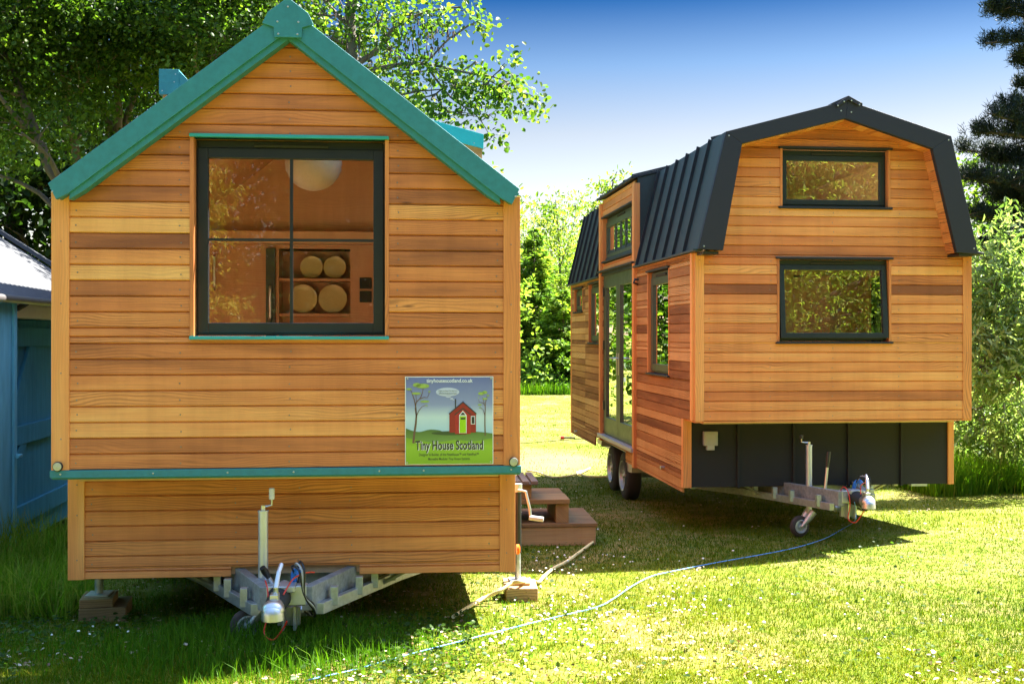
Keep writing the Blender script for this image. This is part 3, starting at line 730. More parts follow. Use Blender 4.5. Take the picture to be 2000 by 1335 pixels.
window(h2, H0, -.50, .49, 1.402, 2.108, M['frame_slate'], M['glass2'], sash=.045, top=.045, side=.012, rec=.03, tilt=.055, label='lower window with its sash tilted open at the bottom', bot=.03, **w2)
# left side
SD = lambda a, z, d: (-1.25-d, a, z); SDr = lambda a, z, d: (1.25+d, a, z)
SIDE = [(.80, 1.68, 1.06, 2.10), (2.29, 4.10, .25, 2.21), (4.25, 5.06, 1.34, 2.13), (5.52, 6.22, 1.76, 2.11)]
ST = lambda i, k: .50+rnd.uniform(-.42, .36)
c = MB()
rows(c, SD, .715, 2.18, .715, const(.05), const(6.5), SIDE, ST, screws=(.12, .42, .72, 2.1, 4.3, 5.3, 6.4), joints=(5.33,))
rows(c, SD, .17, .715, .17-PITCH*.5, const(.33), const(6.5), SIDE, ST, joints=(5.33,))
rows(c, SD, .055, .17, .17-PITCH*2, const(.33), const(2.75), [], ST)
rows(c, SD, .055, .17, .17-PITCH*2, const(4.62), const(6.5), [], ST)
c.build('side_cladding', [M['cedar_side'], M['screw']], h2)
c = MB(); SDq = lambda a, z, d: (1.226+d, a, z); rows(c, SDq, .715, 2.18, .715, const(.05), const(6.5), [(.35, 1.85, 1.1, 2.05)], ST); rows(c, SDq, .09, .715, .09, const(.33), const(6.5), [], ST)
c.build('side_cladding', [M['cedar_side'], M['screw']], h2)
window(h2, SDr, .37, 1.83, 1.12, 2.03, M['frame_slate'], M['glass3'], vent=False, name='side_window', **w2)  # unseen window, added and enlarged so sun brightens the interior
for v0, v1 in ((2.20, 2.285), (4.105, 4.19)):
    p = MB(); p.box(SD, v0, v1, .17 if v0 > 3 else .05, 3.06, -.02, .050, 0, .55, 'z'); p.build('bay_post', M['cedar_trim'], h2, bevel=.004)
for v0, v1, z0_, z1_, tn_ in ((.0, .055, .715, 2.16, .72), (.285, .345, .10, .715, .65), (6.45, 6.52, .06, 2.18, .5)):
    p = MB(); p.box(SD, v0, v1, z0_, z1_, -.02, .024, 0, tn_, 'z'); p.build('side_trim', M['cedar_trim'], h2, bevel=.003)
wk = dict(flash=M['navy'], fo=.01, rec=.018)
window(h2, SD, .822, 1.658, 1.085, 2.075, M['frame_green'], M['glass3'], sash=.07, top=.06, label='tall window nearest the front corner', name='side_window', reveal_tone=.35, **wk)
window(h2, SD, 4.272, 5.038, 1.365, 2.105, M['frame_green'], M['glass3'], sash=.07, top=.05, label='middle window beyond the glazed doors', name='side_window', reveal_tone=.2, **wk)
window(h2, SD, 5.545, 6.195, 1.785, 2.085, M['frame_green'], M['glass3'], sash=.06, top=.03, label='small high window at the rear', name='side_window', vent=False, reveal_tone=.3, **wk)
# glazed double doors
f = MB(); f.ring(SD, 2.29, 4.10, .26, 2.205, .06, -.08, .006, wt=.10)
fd = f.build('door_frame', M['frame_green'], h2, bevel=.003)
for (a0, a1) in ((2.35, 3.185), (3.195, 4.02)):
    q = MB(); q.ring(SD, a0, a1, .31, 2.11, .105, -.04, .014, wb=.16, wt=.09); dd = q.build('glazed_door', M['frame_green'], h2, bevel=.004)
    q = MB(); q.flat(SD, [(a0+.1, .46), (a1-.1, .46), (a1-.1, 2.03), (a0+.1, 2.03)], -.008); q.build('pane', M['glass3'], dd, recalc=False)
    hb = 3.14 if a0 < 3 else 3.25
    q = MB(); q.box(SD, hb-.018, hb+.018, 1.0, 1.25, .013, .022); q.tube([SD(hb, 1.19, .02), SD(hb, 1.19, .07), SD(hb+(-.12 if a0 < 3 else .12), 1.19, .07)], .010, 8)
    q.build('handle', M['chrome'], dd, smooth=False, bevel=.002)
    if a0 > 3:
        for z in (.55, 1.28, 1.92):
            q = MB(); q.box(SD, 4.0, 4.04, z, z+.11, .007, .03); q.build('hinge', M['plastic'], dd, bevel=.003)
s = MB(); s.box(SD, 2.22, 4.17, .215, .255, -.1, .075); s.build('door_sill', M['greyplastic'], h2, bevel=.003)
s = MB(); s.box(SD, 2.20, 4.19, 2.212, 2.232, -.03, .075); s.build('door_flashing', M['navy'], h2, bevel=.002)
# dormer over the doors
c = MB(); DH = [(2.285, 4.105, 2.33, 2.885)]
rows(c, SD, 2.235, 3.10, 2.235-PITCH*.3, const(2.285), const(4.105), [(2.30, 4.09, 2.32, 2.89)], lambda i, k: .6+rnd.uniform(-.2, .1))
c.prism(VFi, [(-1.25, 2.25), (-1.10, 2.9), (-1.10, 3.09), (-1.25, 3.09)], 4.10, 4.16, 0, .5)
do = c.build('dormer', M['cedar'], h2)
k = MB(); k.prism(VFi, [(-1.252, 2.235), (-1.252, 3.115), (-1.00, 3.18), (-1.03, 3.08)], 2.205, 2.225)
k.build('dormer_cheek', M['roofmetal'], do)
k = MB(); k.prism(VFi, [(-1.325, 3.10), (-.60, 3.285), (-.60, 3.31), (-1.325, 3.128)], 2.19, 4.22)
for q in range(5): k.prism(VFi, [(-1.31, 3.125), (-.62, 3.30), (-.62, 3.33), (-1.31, 3.155)], 2.25+q*.45, 2.268+q*.45)
k.build('dormer_roof', M['seam'], do, bevel=.002)
dwin = window(h2, SD, 2.32, 4.07, 2.35, 2.865, M['frame_green'], M['glass3'], flash=M['navy'], fo=.0, bars_v=(2.68, 2.97, 3.26, 3.55), sash=.065, top=.05, rec=.03, name='dormer_window', barw=.022, reveal=True)
# walls behind
w = MB()
slabs(w, H0, [.70, 2.165, 2.168, 2.555, 3.05, 3.29], lambda z: wlo(z) if z > 2.166 else -1.235, lambda z: whi(z) if z > 2.166 else 1.235, [W2A, W2B], -.10, -.003)
slabs(w, SD, [.70, 2.2], const(.10), const(.31), [], -.10, -.003)
slabs(w, SD, [.17, 2.2], const(.31), const(6.5), SIDE, -.10, -.003)
slabs(w, SD, [2.2, 3.05], const(2.23), const(4.16), [(2.30, 4.09, 2.32, 2.89)], -.06, -.003)
slabs(w, SDr, [.70, 2.2], const(.10), const(.31), [], -.12, -.026)
slabs(w, SDr, [.17, 2.2], const(.31), const(6.5), [(.35, 1.85, 1.1, 2.05)], -.12, -.026)
slabs(w, BK, [.17, 2.16, 3.05, 3.33], lambda z: max(-1.14, wlo(z)), lambda z: min(1.14, whi(z)), [], -.10, -.003)
w.box(VFi, -1.14, 1.14, .68, .7, .10, .32); w.box(VFi, -1.14, 1.14, .18, .24, .32, 6.4)
w.box(VFi, -1.14, 1.14, 2.24, 2.30, .10, 1.9)
w.box(VFi, -1.14, .35, .24, 2.24, 1.95, 1.99, 0, .6); w.box(VFi, .75, 1.14, .24, 2.24, 1.95, 1.99, 0, .6)
w.box(VFi, .35, .75, 2.08, 2.24, 1.95, 1.99, 0, .6)
w.build('inner_walls', M['pale_ply'], h2)
# gambrel roof, panels and seams
APX = (.02, 3.45); KL = (-1.045, 3.165); KR = (.945, 3.165); EL = (-1.285, 2.175); ER = (1.185, 2.175)
def slope(p, q, t):                                   # polygon of a slab lying under the line p-q
    dx, dz = q[0]-p[0], q[1]-p[1]; l = math.hypot(dx, dz); nx, nz = dz/l, -dx/l
    if nz > 0: nx, nz = -nx, -nz
    return [p, q, (q[0]+nx*t, q[1]+nz*t), (p[0]+nx*t, p[1]+nz*t)]
for p_, q_, lab in ((EL, KL, 0), (KL, APX, 1), (APX, KR, 1), (KR, ER, 0)):
    r = MB(); sl_ = slope(p_, q_, .055); ce = MB()
    mid = lambda t0, t1, th=.055: slope((p_[0]+(q_[0]-p_[0])*t0, p_[1]+(q_[1]-p_[1])*t0), (p_[0]+(q_[0]-p_[0])*t1, p_[1]+(q_[1]-p_[1])*t1), th)
    if p_ != KL:
        r.prism(VFi, sl_, -.20, 6.62)
        sh_ = (.06 if p_[0] < 0 else -.06) if p_ in (EL, KR) else 0
        ce.prism(VFi, [(x+sh_, z-(.062 if not sh_ else .0)) for x, z in mid(.02, .98, .012)], .11, 6.4, 0, .5); ce.build('ceiling', M['pale_ply'], h2)
    else: r.prism(VFi, sl_, -.20, .35); r.prism(VFi, sl_, 1.7, 6.62); r.prism(VFi, mid(0, .15), .35, 1.7); r.prism(VFi, mid(.85, 1), .35, 1.7)
    ro = r.build('roof_slope', M['roofmetal'], h2)
    if p_ == KL:
        q = MB(); q.flat(lambda a, z, d: (p_[0]+(q_[0]-p_[0])*z, a, p_[1]+(q_[1]-p_[1])*z-.01), [(.35, .15), (1.7, .15), (1.7, .85), (.35, .85)], 0); q.build('added_skylight', M['glass3'], ro, recalc=False)  # unseen opening added in the upper left slope to brighten the loft
    dx, dz = q_[0]-p_[0], q_[1]-p_[1]; l = math.hypot(dx, dz); nx, nz = -dz/l, dx/l
    if nz < 0 or (abs(nz) < .3 and nx*(1 if p_[0] > 0 else -1) < 0 and False): nx, nz = -nx, -nz
    vs_ = [.17, .55, .93, 1.31, 1.69, 2.07, 4.36, 4.74, 5.12, 5.50, 5.88, 6.26, 6.56] if lab == 0 else [.17+.38*k for k in range(17)]
    for v in vs_:
        if p_ == KL and .3 < v < 1.75: continue
        e0 = (p_[0]+nx*.028, p_[1]+nz*.028); e1 = (q_[0]+nx*.028, q_[1]+nz*.028)
        sm = MB(); sm.prism(VFi, [p_, q_, e1, e0], v, v+.016); sm.build('standing_seam', M['seam'], ro)
for u0, u1, z_, v0, v1 in ((-1.315, -1.245, 2.16, -.20, 2.19), (-1.315, -1.245, 2.16, 4.2, 6.62), (1.17, 1.27, 2.15, -.2, 6.62)):
    e = MB(); e.box(VFi, u0, u1, z_, z_+.02, v0, v1); e.build('eave_flashing', M['roofmetal'], h2, bevel=.002)
# bargeboards round the gable
FV = lambda a, z, d: (a, -d, z)
IA = (.0, 3.295); IKL = (-.905, 3.065); IKR = (.775, 3.052); IEL = (-1.07, 2.165); IER = (.995, 2.165)
for poly in ([APX, KL, IKL, IA], [KL, EL, IEL, IKL], [APX, KR, IKR, IA], [KR, ER, (1.245, 2.163), (1.20, 2.15), IER, IKR]):
    f = MB(); f.prism(FV, poly, .20, .25)
    cx_ = sum(p[0] for p in poly)/len(poly); cz_ = sum(p[1] for p in poly)/len(poly)
    f.build('bargeboard', [M['navy'], M['steel']], h2, bevel=.004)
for p_, q_, t0, t1 in ((APX, KL, .02, .065), (APX, KR, .02, .065), (KR, ER, .02, .065), (KL, EL, .02, .05)):   # folded edge on the face
    pass
cp = MB(); cp.prism(FV, [(-.09, 3.412), (.02, 3.487), (.14, 3.425), (.11, 3.405), (.02, 3.452), (-.07, 3.395)], .2505, .266)
cp.prism(VFi, [(-.12, 3.40), (.02, 3.462), (.15, 3.41), (.15, 3.43), (.02, 3.489), (-.12, 3.425)], -.25, 6.62)
for a, z in ((-.075, 3.40), (-.02, 3.435), (.045, 3.445), (.115, 3.412), (-.04, 3.36), (.05, 3.35), (-1.02, 3.13), (.92, 3.13), (-1.235, 2.2), (1.15, 2.2)): screw(cp, FV, a, z, .25 if abs(a) > .2 or z < 3.38 else .266, .0075, 1)
cp.build('ridge_cap', [M['navy'], M['steel']], h2, bevel=.002)
sf = MB()
def soff(p_, q_, lift):
    n = max(1, int(math.hypot(q_[0]-p_[0], q_[1]-p_[1])/PITCH))
    for i in range(n):
        a = (p_[0]+(q_[0]-p_[0])*i/n, p_[1]+(q_[1]-p_[1])*i/n); b = (p_[0]+(q_[0]-p_[0])*((i+1)/n-.004), p_[1]+(q_[1]-p_[1])*((i+1)/n-.004))
        sf.prism(VFi, slope(a, b, .016), -.20, .02, 0, rnd.uniform(.25, .8), 'd')
k_ = .055
soff((.0, 3.318), (.815, 3.070), 0); soff((.817, 3.063), (1.035, 2.168), 0)
soff((.0, 3.300), (-.910, 3.070), 0); soff((-.912, 3.06), (-1.075, 2.168), 0)
sf.build('verge_soffit', M['cedar'], h2)
for u0, u1 in ((-1.235, -1.10), (1.03, 1.16)):
    b = MB(); b.box(VFi, u0, u1, 2.135, 2.158, -.22, .0); b.build('eave_bracket', M['plastic'], h2)
# wheels
for sg in (-1, 1):
    for v, zc in ((3.42, -.178), (4.15, -.172)):
        cw = Vector((sg*1.075, v, zc)); ax = Vector((sg, 0, 0))
        t = MB(); t.lathe(cw-ax*.09, ax, [(0, .17), (.0, .21), (.015, .262), (.035, .279), (.145, .279), (.165, .262), (.18, .21), (.172, .172), (.10, .168), (.0, .168)], 40, cap=False)
        for k in range(36):
            an = 2*math.pi*k/36
            for dx in (-.05, 0, .05):
                pass
        wh = t.build('wheel', M['rubber'], h2, smooth=True)
        rm = MB(); rm.lathe(cw-ax*.06, ax, [(0, .166), (.135, .170), (.156, .174), (.150, .160), (.118, .150), (.105, .10), (.118, .075), (.128, .055), (.130, .03), (.145, .025)], 36)
        rm.build('rim', M['steel'], wh, smooth=True)
        for k in range(5):
            nt_ = MB()
            an = 2*math.pi*k/5
            p0 = cw+Vector((sg*.058, math.cos(an)*.062, math.sin(an)*.062)); nt_.tube([p0, p0+ax*.02], .011, 6)
            an += .6; nt_.build('wheel_bolt', M['chrome'], wh)
m_ = MB()
pts = [(2.98, -.06), (3.0, .06), (3.08, .14), (4.5, .15), (4.56, .06)]
for (a, z), (b_, z2) in zip(pts, pts[1:]): m_.prism(lambda a, z, d: (-1.0-d, a, z), [(a, z), (b_, z2), (b_, z2-.012), (a, z-.012)], 0, .2)
m_.prism(lambda a, z, d: (-1.0-d, a, z), [(2.78, .06), (2.98, .09), (3.06, .02), (2.97, -.08), (2.80, -.07)], .02, .19)
m_.build('mudguard', M['greyplastic'], h2, bevel=.004)
ax_ = MB()
for v in (3.42, 4.15): ax_.tube([(-1.05, v, -.165), (1.05, v, -.165)], .035, 10)
ax_.build('axle', M['dull_steel'], h2, smooth=True)
for v_, z_, r_ in ((6.0, .12, .014), (1.0, .20, .017)):
    s = MB(); s.tube([SD(v_, z_, 0), SD(v_, z_, .055)], r_, 10); s.build('pipe_stub', M['chrome'], h2, smooth=True)
s = MB(); s.tube([(-1.2, 6.56, -.02), (-1.36, 6.58, -.02)], .012, 8); s.tube([(-1.36, 6.58, -.02), (-1.41, 6.585, -.02)], .026, 12, 1); s.build('rear_marker', [M['plastic'], M['red']], h2, smooth=True)
s = MB(); s.tube([SD(2.10, 2.035, .0), SD(2.10, 2.035, .06), SD(2.06, 2.0, .08), SD(2.10, 1.985, .03)], .011, 8); s.build('door_hook', M['plastic'], h2, smooth=True)
trailer(h2, -.42, .018, -.228, 0.0, .492, gz(0, 9.7)+.094, (-.075, -.02, .03), ((-.17, -.22, .14), (-.13, -.20, .46)), 0.0)

# ================================================================== sign screwed to the first house
SGN = lambda a, z, d: inworld(a, -d, z)
sx0, sx1, sz0, sz1 = .619, 1.102, .745, 1.226
sg_ = thing('sign', 'square printed sign with red cottage screwed to the front of the teal roofed house', 'sign', inworld(.86, -.03, .745), 0)
def P2(px, py): return (sx0+(px-791)/172*(sx1-sx0), sz1-(py-735)/171*(sz1-sz0))
def sp(name, mat, polys, d, thick=0):
    q = MB()
    for pl in polys:
        if thick: q.prism(SGN, pl, d-thick, d)
        else: q.flat(SGN, pl, d)
    return q.build(name, mat, sg_, recalc=bool(thick))
sp('sign_border', M['white'], [[P2(791, 735), P2(963, 735), P2(963, 906), P2(791, 906)]], .026, .006)
def grad_mat(name, stops, z0, z1):
    m, nt, b = new_mat(name); tc = nd(nt, 'ShaderNodeTexCoord'); se = nd(nt, 'ShaderNodeSeparateXYZ'); nt.links.new(tc.outputs['Object'], se.inputs[0])
    mr = nd(nt, 'ShaderNodeMapRange'); mr.inputs[1].default_value = z0; mr.inputs[2].default_value = z1; nt.links.new(se.outputs['Z'], mr.inputs[0])
    r_ = ramp(nt, stops, mr.outputs[0]); nt.links.new(r_.outputs[0], b.inputs['Base Color']); b.inputs['Roughness'].default_value = .35; return m
HZ = sz1-sz0
skym = grad_mat('printed_sky', [(0, (.50, .62, .70)), (.22, (.33, .52, .66)), (.45, (.50, .62, .66)), (.62, (.24, .28, .48)), (1, (.115, .14, .36))], .16*HZ, HZ)
grs = grad_mat('printed_grass', [(0, (.20, .36, .02)), (.5, (.26, .44, .035)), (1, (.10, .20, .02))], 0, .40*HZ)
hil = grad_mat('printed_hill', [(0, (.16, .28, .07)), (1, (.06, .12, .03))], .25*HZ, .42*HZ)
sp('printed_sky', skym, [[P2(792.5, 736.5), P2(961.5, 736.5), P2(961.5, 860), P2(792.5, 860)]], .0266)
def curve(pts, n=5): return [(p.x, p.y) for p in smooth_path([Vector((a, z, 0)) for a, z in pts], n)]
sp('printed_hill', hil, [curve([P2(792.5, 835), P2(806, 840), P2(820, 842), P2(838, 838), P2(856, 839), P2(870, 843), P2(900, 841), P2(935, 843), P2(961.5, 846)])+[P2(961.5, 875), P2(792.5, 875)]], .0271)
sp('printed_shadow', plain('printed_dark_green', (.04, .075, .03), .35, var=.02), [[P2(880+38*math.cos(t*.2618), 845+4*math.sin(t*.2618)) for t in range(24)]], .0276)
sp('printed_grass', grs, [curve([P2(792.5, 853), P2(812, 857), P2(840, 862), P2(866, 861), P2(892, 858), P2(925, 861), P2(961.5, 855)])+[P2(961.5, 904.5), P2(792.5, 904.5)]], .0281)
redm = plain('printed_red', (.36, .02, .025), .35, var=.03); drm = plain('printed_deep_red', (.28, .016, .02), .35, var=.03); dkm = plain('printed_dark', (.03, .03, .035), .35, var=.02)
whm = plain('printed_white', (.78, .80, .84), .35, var=.01); lim = plain('printed_lime', (.30, .55, .01), .35, var=.03); brm = plain('printed_brown', (.14, .075, .055), .4, var=.05); lgm = plain('printed_leaf', (.28, .40, .09), .35, var=.15, scale=60)
sp('printed_house', drm, [[P2(877, 807), P2(903.5, 785), P2(929, 807), P2(929, 844), P2(877, 844)]], .0286)
sp('printed_porch', redm, [[P2(888, 810), P2(903.5, 797), P2(918.5, 810), P2(918.5, 846.5), P2(888, 846.5)]], .0295)
sp('printed_roof_edge', dkm, [[P2(876, 809), P2(903.5, 786), P2(930, 809), P2(930, 806.5), P2(903.5, 783.5), P2(876, 806.5)], [P2(887, 811), P2(903.5, 798.5), P2(919, 811), P2(919, 808.5), P2(903.5, 796), P2(887, 808.5)], [P2(888, 796), P2(890, 796), P2(890, 778.5), P2(888, 778.5)], [P2(903, 785), P2(904, 785), P2(903.6, 781)]], .0299)
sp('printed_door_frame', whm, [[P2(896, 845), P2(910.5, 845), P2(910.5, 810), P2(903.3, 801.5), P2(896, 810)], [P2(919, 828), P2(927, 828), P2(927, 812), P2(919, 812)]], .0303)
sp('printed_door', lim, [[P2(897, 844.5), P2(909.5, 844.5), P2(909.5, 812), P2(897, 812)]], .0307)
sp('printed_pane', dkm, [[P2(899, 818.5), P2(908, 818.5), P2(908, 815), P2(899, 815)], ], .0311)
sp('printed_pane', dkm, [[P2(920.2, 826.8), P2(926, 826.8), P2(926, 813.2), P2(920.2, 813.2)]], .0311)
def ell(cx, cy, rx, ry, n=20): return [P2(cx+rx*math.cos(2*math.pi*t/n), cy+ry*math.sin(2*math.pi*t/n)) for t in range(n)]
sp('printed_pane', dkm, [[P2(898, 810), P2(908.8, 810), P2(903.3, 804)]], .0311)
sp('printed_smoke', plain('printed_pale_blue', (.48, .52, .68), .35, var=.01), [ell(873.5, 765, 23, 8.5), ell(875, 773.5, 5.5, 2.5), ell(881.5, 778, 3.2, 1.4), ell(885.5, 780, 1.8, .9)], .0276)
def stroke(pts, w0, w1):
    n = len(pts); Lf = []; Rt = []
    for i, (x, y) in enumerate(pts):
        x0, y0 = pts[max(i-1, 0)]; x1, y1 = pts[min(i+1, n-1)]; l = math.hypot(x1-x0, y1-y0) or 1; w = w0+(w1-w0)*i/(n-1)
        Lf.append(P2(x-(y1-y0)/l*w, y+(x1-x0)/l*w)); Rt.append(P2(x+(y1-y0)/l*w, y-(x1-x0)/l*w))
    return [[Lf[i], Lf[i+1], Rt[i+1], Rt[i]] for i in range(n-1)]
tr = []
for pts, a, b_ in (([(807, 864), (809, 845), (812, 825), (813, 810), (811, 795)], 2.2, 1.2), ([(813, 812), (812, 795), (809, 780), (804, 765), (800, 758)], 1.2, .4), ([(811, 792), (813, 784), (821, 776), (825, 766), (826, 758)], 1.1, .4),
                   ([(813, 782), (812, 770)], .5, .4), ([(820, 778), (828, 775), (834, 776), (837, 770), (838, 764)], .7, .3), ([(812, 815), (817, 802), (824, 793), (832, 790)], .8, .3),
                   ([(947, 850), (946.5, 830), (946.5, 812), (947, 798)], 1.2, .8), ([(947, 800), (947, 788), (950, 776), (951, 772)], .8, .3), ([(947, 792), (942, 786), (935, 785), (934, 780)], .6, .3), ([(946, 810), (943, 800), (938, 796)], .6, .3), ([(945, 788), (942, 776)], .4, .3)):
    tr += stroke(pts, a, b_)
sp('printed_tree_trunk', brm, tr, .0288)
sp('printed_leaf', lgm, [ell(814, 751, 8, 4), ell(825, 753, 13, 4.5), ell(799, 759, 5.5, 2), ell(813, 767.5, 9, 2.2), ell(838, 764, 2.5, 1.3), ell(829, 783, 9, 2), ell(832.5, 791, 2.5, 1), ell(939, 768, 6, 3), ell(946, 766, 5, 3), ell(952.5, 772, 3, 1.3), ell(946.5, 778.5, 5, 1.8), ell(936.5, 790, 4, 1.5), ell(934, 776, 1.3, .9), ell(937, 796, 2.5, 1)], .0292)
def lettering(text, cx, cy, hpx, wpx, mat, d, bold=0.0):
    cu = bpy.data.curves.new('lettering', 'FONT'); cu.body = text; cu.align_x = 'CENTER'; cu.align_y = 'CENTER'; cu.offset = bold; cu.resolution_u = 4
    ob = bpy.data.objects.new('lettering', cu); COL.objects.link(ob)
    bpy.context.view_layer.update(); dg = bpy.context.evaluated_depsgraph_get()
    me = bpy.data.meshes.new_from_object(ob.evaluated_get(dg)); bpy.data.objects.remove(ob)
    co = np.array([v.co[:] for v in me.vertices]); mn, mx = co.min(0), co.max(0)
    sc = (sx1-sx0)/172; fx = wpx*sc/(mx[0]-mn[0]); fz = hpx*sc/(mx[1]-mn[1]); ax_, az_ = P2(cx, cy); o_ = OFF[sg_]
    for v in me.vertices:
        q = SGN(ax_+(v.co.x-(mn[0]+mx[0])/2)*fx, az_+(v.co.y-(mn[1]+mx[1])/2)*fz, d); v.co = (q[0]-o_[0], q[1]-o_[1], q[2]-o_[2])
    me.materials.append(mat); me.attributes.new('tone', 'FLOAT', 'POINT')
    o = bpy.data.objects.new('lettering', me); COL.objects.link(o); o.parent = sg_
    return o
lettering('tinyhousescotland.co.uk', 877.5, 744, 9.5, 90, whm, .0288, .012)
lettering('Tiny House Scotland', 878, 871.5, 24, 132, whm, .0290, .03)
lettering('Tiny House Scotland', 877, 871, 24, 132, dkm, .0296, .025)
gtx = plain('printed_grey_green', (.05, .075, .035), .35, var=.02)
lettering('Designer & Builder of the NestHouse\u2122 and NestPod\u2122', 876, 887, 7.2, 116, gtx, .0290, .01)
lettering('Moveable Modular Tiny House Systems.', 877, 895.5, 6.6, 82, gtx, .0290, .01)
lettering('Highly Insulated On-Grid and', 874, 763, 3.6, 36, gtx, .0288)
lettering('Off-Grid Architectural Gems', 874, 767.5, 3.6, 35, gtx, .0288)
q = MB()
for x, y in ((796, 738.5), (958.5, 738.5), (795, 901.5), (957.5, 901)):
    a, z = P2(x, y); screw(q, SGN, a, z, .030, .005, 0)
q.build('sign_screw', M['steel'], sg_)
# ================================================================== small things on the lawn
def rot_fr(o, ang):
    c, s = math.cos(ang), math.sin(ang)
    return lambda a, z, d: Vector((o.x+c*a-s*d, o.y+s*a+c*d, o.z+z))

# timber steps beside the first house
b0 = Vector((.70, 9.36, gz(0, 9.4)))
st = thing('wooden_steps', 'rough timber steps of three stacked levels beside the teal roofed house', 'steps', (.2, 9.8, gz(0, 9.8)))
fr = rot_fr(b0, R(4.5))
q = MB(); q.box(fr, -1.05, -.003, .0, .155, 0, .045, 0, .85); q.box(fr, -1.05, -.045, .0, .155, .78, .82, 0, .5); q.box(fr, -.045, 0, .0, .155, .045, .82, 0, .55, 'd')
q.build('bottom_box', M['timber'], st, bevel=.004)
q = MB()
for k in range(4): q.box(fr, -1.07, .01, .157, .185, -.01+k*.213, -.01+k*.213+.207, 0, .28+.08*(k % 2))
q.build('bottom_tread', M['timber'], st, bevel=.003)
q = MB()
q.box(fr, -.335, -.225, .186, .345, .03, .70, 0, .55, 'd')
q.build('middle_support', M['timber'], st, bevel=.004)
q = MB(); q.box(fr, -1.02, -.22, .346, .385, .0, .36, 0, .42); q.box(fr, -1.02, -.225, .346, .383, .365, .72, 0, .36); q.build('middle_tread', M['timber'], st, bevel=.005)
q = MB(); q.box(fr, -.62, -.535, .386, .505, .05, .55, 0, .5, 'd'); q.box(fr, -.95, -.62, .386, .505, .05, .09, 0, .45); q.build('top_support', M['timber'], st, bevel=.003)
q = MB()
for k in range(7): q.box(fr, -.98+k*.0735, -.98+k*.0735+.055, .514, .538, .0, .60, 0, .4+.1*(k % 2), 'd')
q.box(fr, -.98, -.485, .506, .514, .0, .6, 0, .1, 'd')
q.build('slatted_tread', M['decking'], st, bevel=.004)

# blocks under the corner stands
def block(name, label, o, ang, a, d, z0, z1, tone, mat='timber'):
    q = MB(); f_ = rot_fr(Vector((o.x, o.y, 0)), ang); q.box(f_, -a/2, a/2, z0, z1, -d/2, d/2, 0, tone)
    ob = q.build(name, M[mat], None, bevel=.005); tag(ob, label, 'timber block', 'timber blocks under the stands'); return ob
lp = inworld(-1.17, .60, 0); zg = gz(0, lp.y)
block('timber_block', 'upper brown timber block directly under the short steel leg', lp, R(12), .185, .24, -.118, -.067, .35)
block('timber_block', 'lower wider brown timber block on shaded grass beneath another block', lp+Vector((.03, .03, 0)), R(12), .26, .30, zg-.03, -.119, .3)
rp = inworld(1.335, 1.0, 0); zr = gz(0, rp.y)
block('timber_block', 'thin sunlit board on top of the block under the black corner jack', rp+Vector((-.01, .0, 0)), R(3), .17, .17, -.136, -.119, .85)
block('timber_block', 'thick pale timber block on sunny grass under the black corner jack', rp+Vector((.02, -.02, 0)), R(3), .20, .28, zr-.02, -.137, .9)

# hoses and ropes on the grass
def hose(name, label, cat, pts, r, mat, lift=None, n=8):
    P_ = [G(*p) if len(p) == 2 else W(p[0], p[1], p[2]) for p in pts]
    P_ = [p+Vector((0, 0, r*1.1+.012)) if len(q_) == 2 else p for p, q_ in zip(P_, pts)]
    q = MB(); q.tube(smooth_path(P_, n), r, 8)
    o = q.build(name, mat, None, smooth=True); return tag(o, label, cat)
hose('garden_hose', 'pale yellow hose lying over the timber block in front of the steps', 'hose', [(885, 1212), (935, 1180), (978, 1152, 7.05), (1000, 1138, 7.10), (1022, 1134, 7.12), (1040, 1141), (1052, 1143), (1062, 1132), (1082, 1115), (1105, 1103), (1130, 1085), (1160, 1062)], .0115, M['hose'])
hose('garden_hose', 'yellow hose looping over shaded grass behind the steps towards the wheels', 'hose', [(1030, 922), (1050, 925), (1075, 934), (1100, 934), (1130, 928), (1148, 919), (1152, 917), (1144, 921), (1126, 926), (1142, 932), (1165, 934), (1196, 933)], .0125, M['hose'])
hose('rope', 'thin blue rope snaking across the sunny lawn to the hitch of the dark roofed house', 'rope', [(600, 1334), (697, 1312), (760, 1294), (830, 1275), (900, 1257), (1000, 1231), (1080, 1211), (1165, 1190), (1200, 1172), (1232, 1150), (1270, 1130), (1310, 1120), (1400, 1102), (1500, 1084), (1560, 1071), (1610, 1055), (1645, 1036), (1668, 1018, 9.38), (1672, 1000, 9.30), (1669, 980, 9.25)], .0038, M['cable_blue'])

# blue shed at the left edge
A_ = R(6.5)
so = Vector((-3.70, 8.0, gz(0, 8.6)))
sh = thing('shed', 'blue painted board shed with pale corrugated roof at the left edge behind tall grass', 'shed', tuple(so))
c_, s_ = math.cos(A_), math.sin(A_)
def SF(a, z, d): return Vector((so.x-s_*a+c_*d, so.y+c_*a+s_*d, z))      # a runs away from the camera, d towards the houses
q = MB()
bw = .155; a = -2.4; zt_ = 1.70
while a < .46: q.box(SF, a, min(a+bw-.006, .50), -.30, zt_, -.03, .0+rnd.uniform(0, .002), 0); a += bw
q.box(SF, -2.4, .5, -.30, zt_, -.06, -.031)
q.build('wall', M['shedblue'], sh, bevel=.003)
q = MB(); q.box(SF, .44, .505, -.30, zt_, .002, .022); q.build('corner_trim', M['shedblue'], sh, bevel=.003)
q = MB(); q.tube([SF(.47, .55, .025), SF(.47, .55, .06), SF(.38, .55, .06)], .014, 8); q.build('latch', M['shedblue'], sh)
q = MB(); a = .52
while a < 3.2: q.box(SF, a, a+.118, -.28, 1.58, -.26, -.235); a += .122
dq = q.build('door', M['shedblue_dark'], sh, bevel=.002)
q = MB()
for z in (1.36, .55, -.11): q.box(SF, .53, 3.1, z, z+.155, -.234, -.20)
